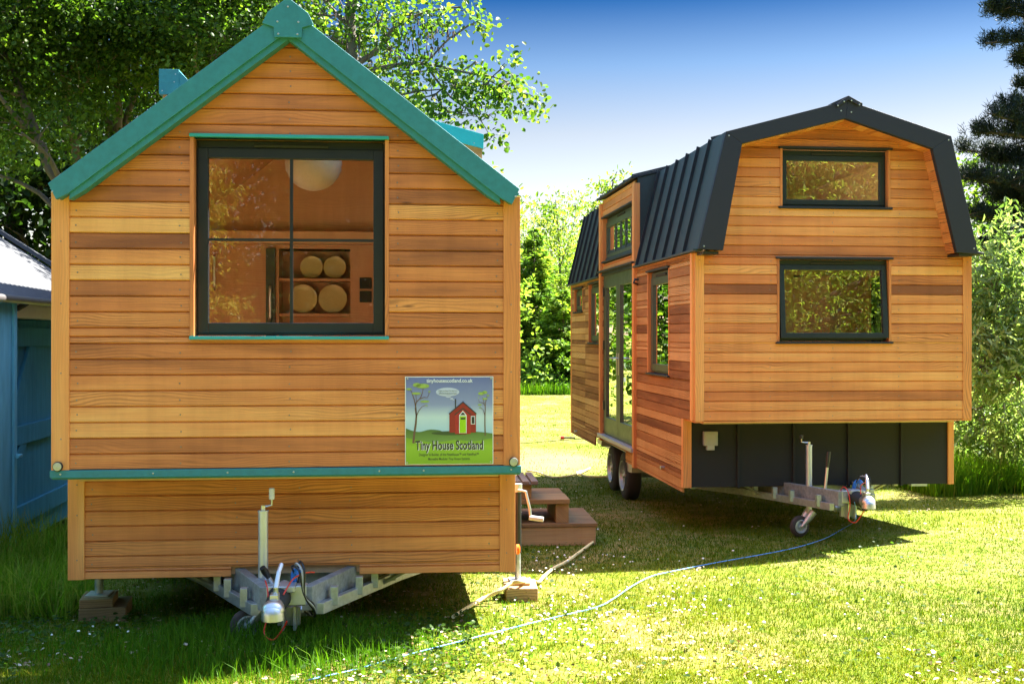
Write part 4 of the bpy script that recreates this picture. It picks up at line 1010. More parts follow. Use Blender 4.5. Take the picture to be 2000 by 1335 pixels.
for z0, z1 in ((.705, 1.36), (.045, .55)): q.prism(SF, [(1.0 if z0 > .5 else .75, z0), (1.18 if z0 > .5 else .93, z0), (1.75 if z0 > .5 else 1.5, z1), (1.57 if z0 > .5 else 1.32, z1)], -.2335, -.205)
q.build('door_batten', M['shedblue_dark'], dq, bevel=.003)
q = MB(); q.box(SF, .5, 3.2, 1.59, 1.70, -.30, -.05); q.build('door_head', M['white'], sh, bevel=.003)
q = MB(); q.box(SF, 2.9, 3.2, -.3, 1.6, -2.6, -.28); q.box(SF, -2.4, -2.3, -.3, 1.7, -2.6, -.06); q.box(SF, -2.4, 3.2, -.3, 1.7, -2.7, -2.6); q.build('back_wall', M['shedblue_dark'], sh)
q = MB()
rise = math.tan(R(33)); n_ = 220; amp = .011
vs = []; fs = []
for i in range(n_+1):
    a = -2.5+5.75*i/n_; hgt = amp*abs(math.sin(i*math.pi/4))
    for d in (.07, -1.45):
        vs.append(SF(a, 1.735+(.07-d)*rise+hgt, d))
for i in range(n_): fs.append((2*i, 2*i+1, 2*i+3, 2*i+2))
q.add(vs, fs)
vs = [SF(-2.5, 1.735+1.52*rise, -1.45), SF(3.25, 1.735+1.52*rise, -1.45), SF(3.25, 1.735, -2.9), SF(-2.5, 1.735, -2.9)]
q.add(vs, [(0, 1, 2, 3)])
q.build('roof', M['tin'], sh, recalc=False)
q = MB(); q.tube([SF(-2.5, 1.715, .085), SF(3.25, 1.715, .085)], .030, 10); q.tube([SF(.62, 1.70, .06), SF(.66, 1.66, -.02), SF(.62, 1.645, -.10)], .022, 8); q.build('gutter', M['gutter'], sh, smooth=True)
q = MB(); q.prism(lambda a, z, d: SF(d, z, a), [(.09, 1.755), (-1.45, 1.755+1.54*rise), (-1.45, 1.80+1.54*rise), (.09, 1.80)], 3.18, 3.27); q.build('verge_trim', M['tin'], sh)
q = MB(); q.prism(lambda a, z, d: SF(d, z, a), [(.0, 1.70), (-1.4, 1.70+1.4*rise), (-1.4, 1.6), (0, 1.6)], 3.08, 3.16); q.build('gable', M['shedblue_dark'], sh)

# ================================================================== trees and shrubs
def unit(v): return v/np.maximum(np.linalg.norm(v, axis=-1, keepdims=True), 1e-9)

def leaf_verts(pos, ax, nr, Ln, wr, fold=.12):
    ax = unit(ax); b = unit(np.cross(nr, ax)); n = np.cross(ax, b); L_ = Ln[:, None]; w = L_*wr
    p = np.empty((len(pos), 6, 3))
    p[:, 0] = pos; p[:, 3] = pos+ax*L_-n*L_*.06
    p[:, 1] = pos+ax*L_*.35+b*w*.5+n*L_*fold; p[:, 2] = pos+ax*L_*.78+b*w*.42+n*L_*fold*.6
    p[:, 5] = pos+ax*L_*.35-b*w*.5+n*L_*fold; p[:, 4] = pos+ax*L_*.78-b*w*.42+n*L_*fold*.6
    i = np.arange(len(pos))[:, None]*6
    q = np.concatenate([i+np.array([[0, 1, 2, 3]]), i+np.array([[0, 3, 4, 5]])])
    return p.reshape(-1, 3), q

def blade_verts(pos, ax, side, Ln, w):
    """thin diamond: needles, narrow leaves"""
    ax = unit(ax); b = unit(np.cross(side, ax)); L_ = Ln[:, None]
    p = np.empty((len(pos), 4, 3))
    p[:, 0] = pos; p[:, 1] = pos+ax*L_*.45+b*w*.5; p[:, 2] = pos+ax*L_; p[:, 3] = pos+ax*L_*.45-b*w*.5
    return p.reshape(-1, 3), np.arange(len(pos)*4).reshape(-1, 4)

def sprays(clumps, shell=.5):
    """spray centres and outward directions inside ellipsoid clumps (centre, radii, count)"""
    P_, D_ = [], []
    for c, r, n in clumps:
        u = unit(rng.normal(size=(n, 3))); rad = rng.random(n)**(1/3)*(1-shell)+shell*rng.random(n)**.25
        k = u*rad[:, None]
        P_.append(np.array(c)+k*np.array(r)); D_.append(u)
    return np.concatenate(P_), np.concatenate(D_)

def crown(name, parent, clumps, mat, Ln, per, sr, wr=.75, droop=.25, flat=.55, shape='leaf', up=.9, shell=.5, tone=(.2, .8)):
    c, d = sprays(clumps, shell)
    n = len(c)*per
    pc = np.repeat(c, per, 0); pd = np.repeat(d, per, 0)
    t = rng.random(n)[:, None]
    pd2 = unit(pd+np.array([0, 0, -droop])+rng.normal(size=(n, 3))*.25)
    g = rng.normal(size=(n, 3))*sr*.42; g[:, 2] *= flat
    pos = pc+pd2*t*sr*.8+g
    axd = unit(pd*.5+rng.normal(size=(n, 3))*.7+np.array([0, 0, -droop]))
    nr = unit(rng.normal(size=(n, 3))*.75+np.array([0, 0, up]))
    L_ = Ln*rng.uniform(.65, 1.25, n)
    tn = np.clip(np.repeat(rng.uniform(tone[0], tone[1], len(c)), per)+rng.normal(size=n)*.12, 0, 1)
    if shape == 'leaf': v, q = leaf_verts(pos, axd, nr, L_, wr); k = 6
    else: v, q = blade_verts(pos, axd, nr, L_, Ln*wr); k = 4
    o = np_mesh(name, v, q, np.repeat(tn, k), mat, parent, OFF[parent]); OFF[o] = OFF[parent]
    return c

def limb(mb, p0, p1, r0, r1, bend=.12, n=6, sides=7, sag=0.0):
    p0, p1 = Vector(p0), Vector(p1); L_ = (p1-p0).length
    o1 = Vector((rnd.uniform(-1, 1), rnd.uniform(-1, 1), rnd.uniform(-.2, 1)))*bend*L_
    pts = []; rad = []
    for i in range(n+1):
        t = i/n; q = p0.lerp(p1, t)+o1*math.sin(t*math.pi)*(1-t*.4)+Vector((rnd.uniform(-1, 1), rnd.uniform(-1, 1), rnd.uniform(-1, 1)))*.012*L_*(1 if 0 < i < n else 0)
        q.z -= sag*t*t*L_; pts.append(q); rad.append(r0+(r1-r0)*t)
    mb.tube(pts, rad, sides); return pts

def tree(name, label, cat, base, stems, clumps, mat, Ln, per, sr, bark='bark', group=None, twigs=.35, limbs=True, **kw):
    """stems: lists of (x,y,z,r) points of the trunk(s); clumps as for sprays()"""
    t = thing(name, label, cat, tuple(base), 0, group)
    mb = MB(); allp = []
    for s_ in stems:
        pts = smooth_path([Vector(p[:3]) for p in s_], 4); rr = np.interp(np.linspace(0, 1, len(pts)), np.linspace(0, 1, len(s_)), [p[3] for p in s_])
        mb.tube(pts, list(rr), 10); allp += list(zip(pts, rr))
    cs = crown('crown', t, clumps, mat, Ln, per, sr, **kw)
    k = 0
    for c, r, n in clumps:
        cv = Vector(c)
        if limbs:
            cand = [(p, q) for p, q in allp if p.z < cv.z+.1] or allp
            p, q = min(cand, key=lambda e: (e[0]-cv).length+abs((cv.z-e[0].z)-.5*math.hypot(cv.x-e[0].x, cv.y-e[0].y))*.8)
            lp_ = limb(mb, p, cv, min(q*.55, .06), .012)
        else: lp_ = [cv]
        for j in range(k, k+n):
            if rnd.random() < twigs:
                e = Vector(cs[j]); p = lp_[rnd.randrange(len(lp_)//2, len(lp_))]
                limb(mb, p, e, .010, .003, .1, 3, 4)
        k += n
    mb.build('trunk', M[bark], t, smooth=True, recalc=False)
    return t

def cl(px, py, Y, rx, ry, rz, n): return (tuple(W(px, py, Y)), (rx, ry, rz), n)
def stem(Y, *pts):
    return [(*W(px, py, Y+dy), r) for px, py, dy, r in pts]
def root(px, Y): return Vector(((px-CX)/FPX*Y, Y, gz(0, Y)))
def from_ground(px, Y, r, *pts):
    b = root(px, Y); return [(b.x, b.y, b.z-.05, r)]+stem(Y, *pts)
AG = 'alders behind the teal roofed house'
Y_ = 13.6
def fill(x0, x1, y0, y1, Y, k, r, n, dy=1.2):
    out = []
    for _ in range(k):
        out.append(cl(rnd.uniform(x0, x1), rnd.uniform(y0, y1), Y+rnd.uniform(-dy, dy), r*rnd.uniform(.7, 1.3), r*rnd.uniform(.8, 1.2), r*rnd.uniform(.5, .9), n))
    return out
AL = dict(mat=M['leaf_alder'], Ln=.058, per=60, sr=.37, tone=(.12, .74), wr=.72, droop=.3, twigs=.25)
tree('alder_tree', 'leaning alder with pale curved trunk at the far left edge above the blue shed', 'tree', root(140, 13.0),
     [from_ground(170, 13.0, 0.079, (135, 430, 0, 0.066), (98, 330, 0, 0.063), (60, 235, 0, 0.053), (28, 150, .2, 0.046), (-20, 20, .3, 0.033), (-60, -120, .4, 0.020)),
      stem(13.0, (75, 270, 0, 0.033), (20, 215, -.3, 0.026), (-40, 130, -.5, 0.017))],
     fill(-140, 130, -120, 130, 13.0, 16, .60, 17)+fill(-80, 60, 120, 260, 12.6, 4, .42, 10)+[cl(40, 250, 13.6, .4, .4, .3, 8), cl(-60, 320, 13.4, .5, .5, .4, 14)], group=AG, **AL)
tree('alder_tree', 'slender upright alder trunk behind the left slope of the teal roof', 'tree', root(165, 14.6),
     [from_ground(175, 14.6, 0.066, (165, 420, 0, 0.059), (150, 310, 0, 0.053), (138, 240, 0, 0.046), (118, 130, .1, 0.040), (110, 0, .2, 0.030), (100, -150, .2, 0.013))],
     fill(40, 240, -160, 160, 14.4, 17, .60, 17)+fill(60, 200, 150, 280, 15.2, 5, .42, 10), group=AG, **AL)
tree('alder_tree', 'alder with several stems fanning out above the left dormer', 'tree', root(235, 15.0),
     [from_ground(240, 15.0, 0.079, (228, 400, 0, 0.073), (220, 280, 0, 0.066), (200, 200, 0, 0.046), (175, 110, 0, 0.040), (160, -60, 0, 0.020)),
      stem(15.0, (225, 330, 0, 0.059), (232, 220, -.1, 0.050), (225, 110, -.1, 0.033), (240, -80, 0, 0.020)),
      stem(15.0, (226, 330, 0, 0.053), (252, 215, .1, 0.046), (290, 120, .2, 0.033), (330, -40, .3, 0.020))],
     fill(140, 420, -160, 120, 14.6, 20, .60, 17)+fill(260, 420, 80, 190, 15.4, 5, .40, 10), group=AG, **AL)
tree('alder_tree', 'dense alder filling the sky left of the teal ridge', 'tree', root(440, 14.2),
     [from_ground(430, 14.2, 0.086, (425, 300, 0, 0.066), (430, 120, 0, 0.053), (445, -40, 0, 0.033), (450, -160, 0, 0.013))],
     fill(330, 570, -160, 130, 13.9, 22, .60, 17)+fill(330, 500, 60, 170, 13.4, 6, .40, 10), group=AG, **AL)
# alder whose boughs reach out over the right slope of the teal roof
Yr = 12.2
bt = [from_ground(690, Yr, .13, (692, 300, 0, .09), (688, 120, 0, .065), (684, 30, 0, .055), (690, -90, 0, .04), (700, -220, 0, .02)),
      stem(Yr, (690, 130, 0, .035), (740, 95, -.2, .028), (775, 50, -.3, .022), (840, 22, -.3, .014), (900, 14, -.3, .008)),
      stem(Yr, (690, 150, 0, .035), (760, 130, -.3, .025), (830, 125, -.4, .018), (900, 140, -.5, .013), (980, 155, -.5, .009), (1035, 190, -.5, .005)),
      stem(Yr, (690, 60, 0, .03), (650, 20, .1, .022), (610, -30, .2, .015)),
      stem(Yr, (830, 125, -.4, .014), (880, 190, -.4, .010), (930, 225, -.4, .006), (960, 270, -.4, .004))]
rc = [cl(610, 30, Yr, .34, .4, .26, 16), cl(640, 75, Yr, .28, .3, .22, 13), cl(690, 85, Yr, .22, .3, .22, 9), cl(655, -20, Yr, .5, .5, .4, 22), cl(760, -30, Yr, .5, .5, .3, 20),
      cl(735, 40, Yr-.2, .25, .3, .18, 10), cl(710, 130, Yr-.1, .22, .3, .15, 9), cl(765, 100, Yr-.2, .22, .25, .12, 8), cl(800, 28, Yr-.3, .32, .3, .12, 13), cl(870, 18, Yr-.3, .34, .25, .09, 12), cl(915, 50, Yr-.3, .11, .15, .07, 4),
      cl(800, 148, Yr-.35, .28, .3, .14, 12), cl(850, 135, Yr-.4, .28, .25, .10, 11), cl(780, 185, Yr-.35, .22, .3, .13, 10), cl(845, 190, Yr-.4, .24, .25, .12, 10), cl(820, 235, Yr-.4, .24, .22, .07, 8), cl(890, 165, Yr-.5, .26, .22, .10, 10),
      cl(930, 120, Yr-.5, .12, .12, .06, 4), cl(950, 165, Yr-.5, .26, .2, .10, 12), cl(990, 165, Yr-.5, .22, .2, .10, 11), cl(1025, 185, Yr-.5, .13, .15, .09, 7), cl(1040, 205, Yr-.5, .06, .08, .06, 3), cl(900, 225, Yr-.4, .22, .2, .08, 7),
      cl(955, 225, Yr-.4, .10, .12, .08, 4), cl(960, 265, Yr-.4, .05, .08, .09, 3), cl(985, 130, Yr-.5, .10, .1, .05, 3), cl(930, 195, Yr-.45, .12, .14, .08, 4)]
at = tree('alder_tree', 'alder with thin boughs and dark catkins hanging over the right slope of the teal roof', 'tree', root(690, Yr), bt, rc, M['leaf_bough'], .058, 17, .20, group=AG, wr=.75, droop=.35, twigs=.6, tone=(.15, .78))
q = MB()
for (px, py, n, sx, sy) in ((700, 90, 26, 40, 40), (810, 60, 40, 50, 35), (850, 60, 22, 30, 14), (790, 100, 40, 40, 30), (830, 95, 26, 40, 12), (670, 60, 16, 30, 40), (930, 210, 14, 30, 15), (880, 62, 12, 12, 6)):
    for _ in range(n):
        p = W(px+rnd.gauss(0, sx*.5), py+rnd.gauss(0, sy*.5), Yr-.3+rnd.uniform(-.3, .3)); L_ = rnd.uniform(.03, .07)
        q.tube([p, p+Vector((rnd.uniform(-.015, .015), rnd.uniform(-.015, .015), -L_))], [.007, .005], 5)
q.build('catkin', M['catkin'], at, recalc=False)['kind'] = 'stuff'
# darker trees further back
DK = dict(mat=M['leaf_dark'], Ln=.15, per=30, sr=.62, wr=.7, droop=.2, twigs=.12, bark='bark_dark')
DG = 'dark trees at the back of the wood'
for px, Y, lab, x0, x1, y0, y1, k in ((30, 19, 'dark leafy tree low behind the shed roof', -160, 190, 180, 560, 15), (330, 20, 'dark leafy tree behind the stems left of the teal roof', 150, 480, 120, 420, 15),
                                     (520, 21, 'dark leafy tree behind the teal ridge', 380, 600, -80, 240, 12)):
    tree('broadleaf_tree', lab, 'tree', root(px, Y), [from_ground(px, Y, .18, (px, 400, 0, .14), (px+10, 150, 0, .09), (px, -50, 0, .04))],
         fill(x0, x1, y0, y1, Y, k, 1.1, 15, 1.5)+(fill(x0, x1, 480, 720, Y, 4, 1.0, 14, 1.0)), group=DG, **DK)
# trees hidden from here behind the first house but mirrored in the side windows of the second
tree('broadleaf_tree', 'bright young tree beyond the teal roofed house mirrored in the glazed doors', 'tree', root(860, 24), [from_ground(860, 24, .12, (860, 560, 0, .09), (865, 420, 0, .04))],
     fill(740, 980, 400, 745, 24, 30, .8, 14), M['leaf_young'], .13, 20, .45, wr=.5, twigs=.1)
tree('broadleaf_tree', 'dark bushy tree beyond the teal roofed house mirrored in the side windows', 'tree', root(640, 22), [from_ground(640, 22, .12, (640, 500, 0, .09), (645, 320, 0, .04))],
     fill(480, 800, 300, 740, 22, 30, .9, 14), M['leaf_alder'], .13, 24, .5, wr=.6, twigs=.1)

# the lit thicket between the two houses
def spruce(name, label, px, Y, top, halfw, rows_, mat, group=None, base_py=None):
    b = root(px, Y); t = thing(name, label, 'tree', tuple(b), 0, group); tz = CAMZ+(CY-top)/FPX*Y; H_ = tz-b.z
    mb = MB(); mb.tube([(b.x, b.y, b.z-.05), (b.x, b.y, b.z+H_*.5), (b.x, b.y, tz)], [.07, .04, .006], 7)
    pos = []; ax = []; tn = []
    for i in range(rows_*7):
        f = rnd.random()**1.15; z = b.z+.12+f*(H_-.25); R_ = halfw*(1-f)**.8+.05
        an = rnd.uniform(0, 2*math.pi); L_ = R_*rnd.uniform(.45, 1.2)
        dv = Vector((math.cos(an), math.sin(an), 0)); p0 = Vector((b.x, b.y, z)); up_ = rnd.uniform(-.05, .35)
        mid_ = p0+dv*L_*.55+Vector((0, 0, up_*L_*.35-.05*L_)); e = p0+dv*L_+Vector((0, 0, up_*L_))
        mb.tube([p0, mid_, e], [.010, .007, .003], 4)
        m = int(8+L_*34); tone_ = rnd.uniform(.15, .85); perp = Vector((-dv.y, dv.x, 0))
        for j in range(m):
            s = rnd.uniform(.15, 1.0); p = (p0.lerp(mid_, s*2) if s < .5 else mid_.lerp(e, s*2-1)); sd = rnd.choice((-1, 1)); wd = abs(rnd.gauss(0, .13))*(1.25-s)*min(1, L_*1.4)
            for w_ in range(3):
                q_ = p+perp*sd*wd*rnd.uniform(.3, 1.3)+Vector((0, 0, rnd.gauss(-wd*.25, .03)))
                pos.append(q_); ax.append(dv*rnd.uniform(.3, 1)+perp*sd*rnd.uniform(.1, 1.1)+Vector((0, 0, rnd.uniform(-.45, .2)))); tn.append(min(1, max(0, tone_+(s-.5)*.5+rnd.uniform(-.15, .15))))
    pos = np.array([v[:] for v in pos]); ax = np.array([v[:] for v in ax]); tn = np.array(tn)
    nr = unit(rng.normal(size=(len(pos), 3))*.6+np.array([0, 0, 1.0]))
    v, qd = blade_verts(pos, ax, nr, rng.uniform(.10, .26, len(pos)), .05)
    np_mesh('crown', v, qd, np.repeat(tn, 4), mat, t, b); mb.build('trunk', M['bark'], t, recalc=False)
    return t
spruce('spruce_tree', 'bright young conifer with a thin bare leader between the two houses', 1043, 34, 440, 1.65, 34, M['leaf_spruce'])
spruce('spruce_tree', 'smaller bushy conifer close to the rear corner of the dark roofed house', 1100, 33, 560, 1.35, 26, M['leaf_spruce'])
spruce('spruce_tree', 'low bushy conifer beside the right corner post of the teal roofed house', 1010, 35, 590, 1.3, 24, M['leaf_spruce'])
TH = 'young trees of the thicket between the houses'
YG = dict(mat=M['leaf_young'], Ln=.135, per=30, sr=.42, wr=.36, droop=.35, twigs=.8, tone=(.2, 1))
tree('young_tree', 'wispy tall sapling rising highest in the gap between the houses', 'tree', root(1100, 37), [from_ground(1100, 37, .07, (1096, 600, 0, .05), (1092, 480, 0, .03), (1085, 390, 0, .01)), stem(37, (1094, 520, 0, .02), (1120, 440, 0, .012), (1125, 395, 0, .006)), stem(37, (1093, 500, 0, .02), (1070, 440, 0, .012), (1066, 405, 0, .006))],
     [cl(1085, 400, 37, .3, .35, .32, 7), cl(1122, 405, 37, .3, .35, .32, 7), cl(1068, 425, 37, .35, .35, .35, 8), cl(1100, 445, 37, .65, .6, .38, 14), cl(1125, 480, 37, .6, .6, .45, 14), cl(1080, 490, 37, .65, .6, .45, 15), cl(1110, 530, 37, .8, .7, .5, 20), cl(1130, 580, 37, .75, .7, .6, 18), cl(1075, 560, 37.5, .75, .7, .6, 18)], group=TH, **YG)
tree('young_tree', 'leafy sapling half hidden by the right corner post of the teal roofed house', 'tree', root(1020, 36), [from_ground(1018, 36, .06, (1016, 560, 0, .04), (1012, 420, 0, .008))],
     [cl(1015, 420, 36, .32, .35, .35, 8), cl(1030, 470, 36, .45, .45, .38, 12), cl(1010, 520, 36, .75, .6, .6, 18), cl(1035, 560, 36.4, .6, .5, .5, 16), cl(1000, 640, 36, .9, .8, .9, 22)], group=TH, **YG)
tree('broadleaf_tree', 'dark broad tree filling the back of the gap beside the dark roofed house', 'tree', root(1135, 42), [from_ground(1135, 42, .14, (1135, 560, 0, .09), (1140, 450, 0, .04))],
     fill(1085, 1230, 470, 740, 42, 16, 1.3, 14, 1.5)+fill(940, 1090, 570, 745, 43, 12, 1.3, 14, 1), group=DG, **{**DK, 'Ln': .13, 'sr': .85, 'per': 60, 'mat': M['leaf_young'], 'wr': .4, 'tone': (.05, .6)})
tree('bush', 'low leafy bush at the foot of the conifers where the lawn ends', 'bush', root(1085, 33.5), [from_ground(1085, 33.5, .03, (1086, 740, 0, .02), (1086, 715, 0, .01))],
     [cl(1040, 735, 32.5, .7, .6, .36, 22), cl(1095, 732, 32, .8, .6, .4, 24), cl(1135, 722, 33, .8, .7, .6, 24), cl(1000, 735, 33, .8, .7, .5, 18)], M['leaf_spruce'], .17, 24, .38, wr=.4, twigs=.2)
tree('young_tree', 'feathery treetop sticking up behind the dormer of the dark roofed house', 'tree', root(1190, 21), [from_ground(1190, 21, .06, (1190, 480, 0, .035), (1195, 370, 0, .015), (1205, 335, 0, .005)), stem(21, (1191, 420, 0, .015), (1176, 375, 0, .008), (1170, 350, 0, .004))],
     [cl(1200, 350, 21, .13, .15, .13, 5), cl(1178, 375, 21, .14, .15, .16, 6), cl(1195, 390, 21, .22, .2, .2, 9), cl(1165, 405, 21, .25, .25, .14, 8), cl(1190, 440, 21, .5, .4, .3, 14)], group=TH, **{**YG, 'Ln': .10, 'per': 16, 'sr': .24})

# right edge: pine, trees behind it, silver-green shrub
pt = thing('pine_tree', 'tall dark pine leaning its boughs in from the right edge', 'tree', tuple(root(2110, 17)))
mb = MB(); pr_ = from_ground(2110, 17, .26, (2100, 500, 0, .22), (2085, 250, 0, .18), (2075, 0, 0, .13), (2070, -300, 0, .05))
mb.tube(smooth_path([Vector(p[:3]) for p in pr_]), list(np.interp(np.linspace(0, 1, 17), np.linspace(0, 1, 5), [p[3] for p in pr_])), 12)
boughs = [((2075, 60), (1935, 18), .30), ((2075, 80), (1925, 84), .22), ((2075, 130), (1985, 120), .25), ((2075, 20), (1950, -30), .5), ((2080, 190), (1985, 165), .22), ((2082, 240), (1960, 205), .24), ((2085, 280), (1938, 222), .24), ((2088, 310), (1900, 258), .30), ((2088, 330), (1870, 290), .24),
          ((2090, 350), (1925, 310), .42), ((2090, 390), (1880, 345), .40), ((2092, 420), (1940, 380), .45), ((2095, 470), (1885, 420), .40), ((2096, 500), (1960, 460), .42), ((2097, 520), (1905, 478), .28), ((2080, 150), (2030, 60), .5), ((2082, 300), (2010, 250), .5), ((2090, 420), (2020, 330), .5), ((2090, 480), (2030, 420), .5)]
tp = []
for (a, b_, thick) in boughs:
    Yb = 17+rnd.uniform(-1.2, .6); p0, p1 = W(*a, 17), W(*b_, Yb); pts = limb(mb, p0, p1, .05, .012, .08, 8, 6)
    for k in range(int(110*thick/.3)):
        t = rnd.uniform(.2, 1.0)**.8; i = min(int(t*8), 7); p = pts[i].lerp(pts[i+1], t*8-i); w = thick*(1.05-t*.75)
        e = p+Vector((rnd.gauss(0, w*.55), rnd.gauss(0, w*.8), abs(rnd.gauss(0, w*.40))-w*.22)); tp.append(e)
        if rnd.random() < .4: mb.tube([p, e], [.010, .005], 4)
mb.build('trunk', M['bark_dark'], pt, recalc=False)
tp = np.array([v[:] for v in tp]); npn = 34; n = len(tp)*npn
pos = np.repeat(tp, npn, 0)+rng.normal(size=(n, 3))*.022+np.array([0, 0, 1.0])*rng.uniform(-.05, .11, n)[:, None]
axn = unit(rng.normal(size=(n, 3))+np.array([-.1, 0, .9]))
v, qd = blade_verts(pos, axn, rng.normal(size=(n, 3)), rng.uniform(.07, .12, n), .011)
np_mesh('crown', v, qd, np.repeat(np.clip(np.repeat(rng.uniform(.1, .8, len(tp)), npn)+rng.normal(size=n)*.1, 0, 1), 4), M['needle'], pt, OFF[pt])
tree('broadleaf_tree', 'light green broadleaf tree glowing behind the pine boughs', 'tree', root(1960, 22), [from_ground(1960, 22, .12, (1955, 600, 0, .09), (1950, 420, 0, .05), (1940, 320, 0, .02))],
     fill(1885, 2080, 360, 640, 22, 20, .75, 13)+fill(1880, 2000, 560, 760, 21, 8, .7, 12), M['leaf_alder'], .12, 20, .42, wr=.6, twigs=.15, tone=(.3, 1))
tree('broadleaf_tree', 'dark broad tree at the back right behind the shrub', 'tree', root(1930, 27), [from_ground(1930, 27, .14, (1935, 600, 0, .09), (1930, 420, 0, .04))],
     fill(1850, 2120, 330, 760, 27, 16, 1.2, 13, 1.5), group=DG, **DK)
bd = [from_ground(1960, 14.4, .016, (1960, 760, 0, .014), (1950, 640, -.1, .010), (1935, 560, -.2, .005)), from_ground(1985, 14.4, .016, (1990, 760, 0, .014), (1995, 640, -.1, .010), (1985, 520, -.2, .005)),
      from_ground(1940, 14.4, .014, (1925, 800, 0, .012), (1905, 740, -.1, .009), (1900, 660, -.2, .004))]
tree('shrub', 'silver green shrub with arching leafy stems right of the dark roofed house', 'shrub', root(1960, 14.4), bd,
     [cl(1985, 520, 13.4, .30, .3, .22, 20), cl(1945, 565, 13.4, .30, .3, .25, 24), cl(1990, 600, 13.4, .4, .4, .3, 34), cl(1920, 640, 13.3, .25, .3, .28, 24), cl(1965, 670, 13.3, .4, .4, .3, 36), cl(1915, 715, 13.3, .25, .3, .22, 20), cl(1990, 740, 13.3, .35, .4, .28, 26), cl(2030, 620, 13.4, .4, .4, .5, 26), cl(2060, 720, 13.4, .5, .4, .5, 26), cl(1905, 590, 13.6, .12, .2, .2, 8), cl(1925, 500, 13.5, .05, .08, .16, 5), cl(1955, 478, 13.5, .05, .08, .18, 5), cl(1980, 455, 13.5, .06, .1, .2, 6), cl(1900, 545, 13.5, .04, .08, .12, 4), cl(1940, 530, 13.4, .10, .1, .14, 7), cl(1910, 800, 14.0, .3, .4, .3, 22), cl(1965, 810, 14.0, .4, .4, .3, 26), cl(2030, 810, 14.0, .4, .4, .35, 24), cl(1925, 850, 14.3, .3, .3, .2, 14), cl(1990, 855, 14.3, .4, .3, .2, 16)],
     M['leaf_silver'], .115, 19, .22, wr=.26, droop=.1, twigs=.7, tone=(.25, 1), up=.7)
tree('shrub', 'dark tangled shrub low behind the long grass right of the dark roofed house', 'shrub', root(1950, 15.5), [from_ground(1950, 15.5, .03, (1945, 800, 0, .02), (1940, 740, 0, .01))],
     [cl(1900, 790, 15.3, .35, .4, .35, 22), cl(1950, 800, 15.3, .5, .4, .35, 26), cl(2010, 800, 15.3, .5, .4, .4, 24), cl(1880, 740, 15.6, .3, .4, .35, 14), cl(2060, 780, 15.2, .5, .5, .5, 20), cl(1880, 840, 15.2, .35, .3, .25, 14)], M['leaf_young'], .11, 20, .24, wr=.4, twigs=.3, tone=(.1, .8))

# trees behind the camera, mirrored in the front windows
def behind(name, label, x, y, clumps, mat, Ln, per, sr, h, bark='bark_dark', **kw):
    b = Vector((x, y, gz(0, y))); return tree(name, label, 'tree', b, [[(x, y, b.z-.05, .16), (x, y, b.z+h*.5, .1), (x+.1, y, b.z+h, .03)]], clumps, mat, Ln, per, sr, bark=bark, **kw)
behind('conifer_tree', 'yellow green conifer mirrored in the left half of the big gridded window', -3.3, -7.5,
       [((-3.3+rnd.uniform(-.9, 1.25)*(1-f*.35), -7.5+rnd.uniform(-.6, 1.0), .6+f*6), (.62, .6, .34), 16) for f in [i/26 for i in range(27)]], M['leaf_gold'], .13, 24, .32, 7, wr=.3, droop=.35, twigs=.2, shape='blade')
def hedge_c(x0, x1, y, z0, z1, k, r): return [((rnd.uniform(x0, x1), y+rnd.uniform(-1, 1), rnd.uniform(z0, z1)), (r, r, r*.8), 26) for _ in range(k)]
behind('conifer_tree', 'dark conifer mirrored in the right half of the big gridded window', 1.0, -15, hedge_c(-2.5, 5.0, -15, .3, 7, 62, 1.2), M['leaf_dark'], .12, 50, .75, 9, twigs=.1)
behind('conifer_tree', 'dark conifer mirrored behind the yellow green one in the big gridded window', -6.5, -14, hedge_c(-10, -2.0, -14, .3, 7.5, 50, 1.3), M['leaf_dark'], .13, 40, .75, 9, twigs=.1)
behind('broadleaf_tree', 'sparkling green tree mirrored in both front windows of the dark roofed house', 10.0, -5, hedge_c(7, 16.5, -5, .2, 9.5, 64, 1.0), M['leaf_young'], .11, 34, .5, 9, twigs=.15, wr=.4, tone=(.1, .9))
behind('broadleaf_tree', 'dark green tree mirrored behind the sparkling one in the front windows', 13.0, -11, hedge_c(7, 25, -11, .2, 13, 80, 1.6), M['leaf_dark'], .2, 30, .9, 12, twigs=.1)
# ================================================================== lawn
def noise2(x, y, s, seed=0):
    r = np.random.default_rng(seed); o = np.zeros_like(x)
    for k in range(7):
        a = r.uniform(0, 2*np.pi); f = s*r.uniform(.5, 1.7); o += np.sin((x*np.cos(a)+y*np.sin(a))*f+r.uniform(0, 6.28))
    return o/7*1.6
ys = sorted({*np.linspace(-60, 3, 14), *np.linspace(3, 18, 61), *np.linspace(18, 40, 34), 60, 120, 300, 900})
xs = sorted({*np.linspace(-12, 12, 49), -25, -50, -120, -400, -900, 25, 50, 120, 400, 900})
q = MB(); nx = len(xs)
vs = [(x, y, gz(x, y)) for y in ys for x in xs]
fs = [(j*nx+i, j*nx+i+1, (j+1)*nx+i+1, (j+1)*nx+i) for j in range(len(ys)-1) for i in range(nx-1)]
q.add(vs, fs)
m, nt, b = new_mat('lawn_soil'); L = nt.links
tc = nd(nt, 'ShaderNodeTexCoord'); pos = tc.outputs['Object']
n1 = nd(nt, 'ShaderNodeTexNoise', Scale=.9, Detail=5, Roughness=.6); L.new(pos, n1.inputs[0])
n2 = nd(nt, 'ShaderNodeTexNoise', Scale=38, Detail=4, Roughness=.7); L.new(pos, n2.inputs[0])
n3 = nd(nt, 'ShaderNodeTexNoise', Scale=6, Detail=4, Roughness=.65); L.new(pos, n3.inputs[0])
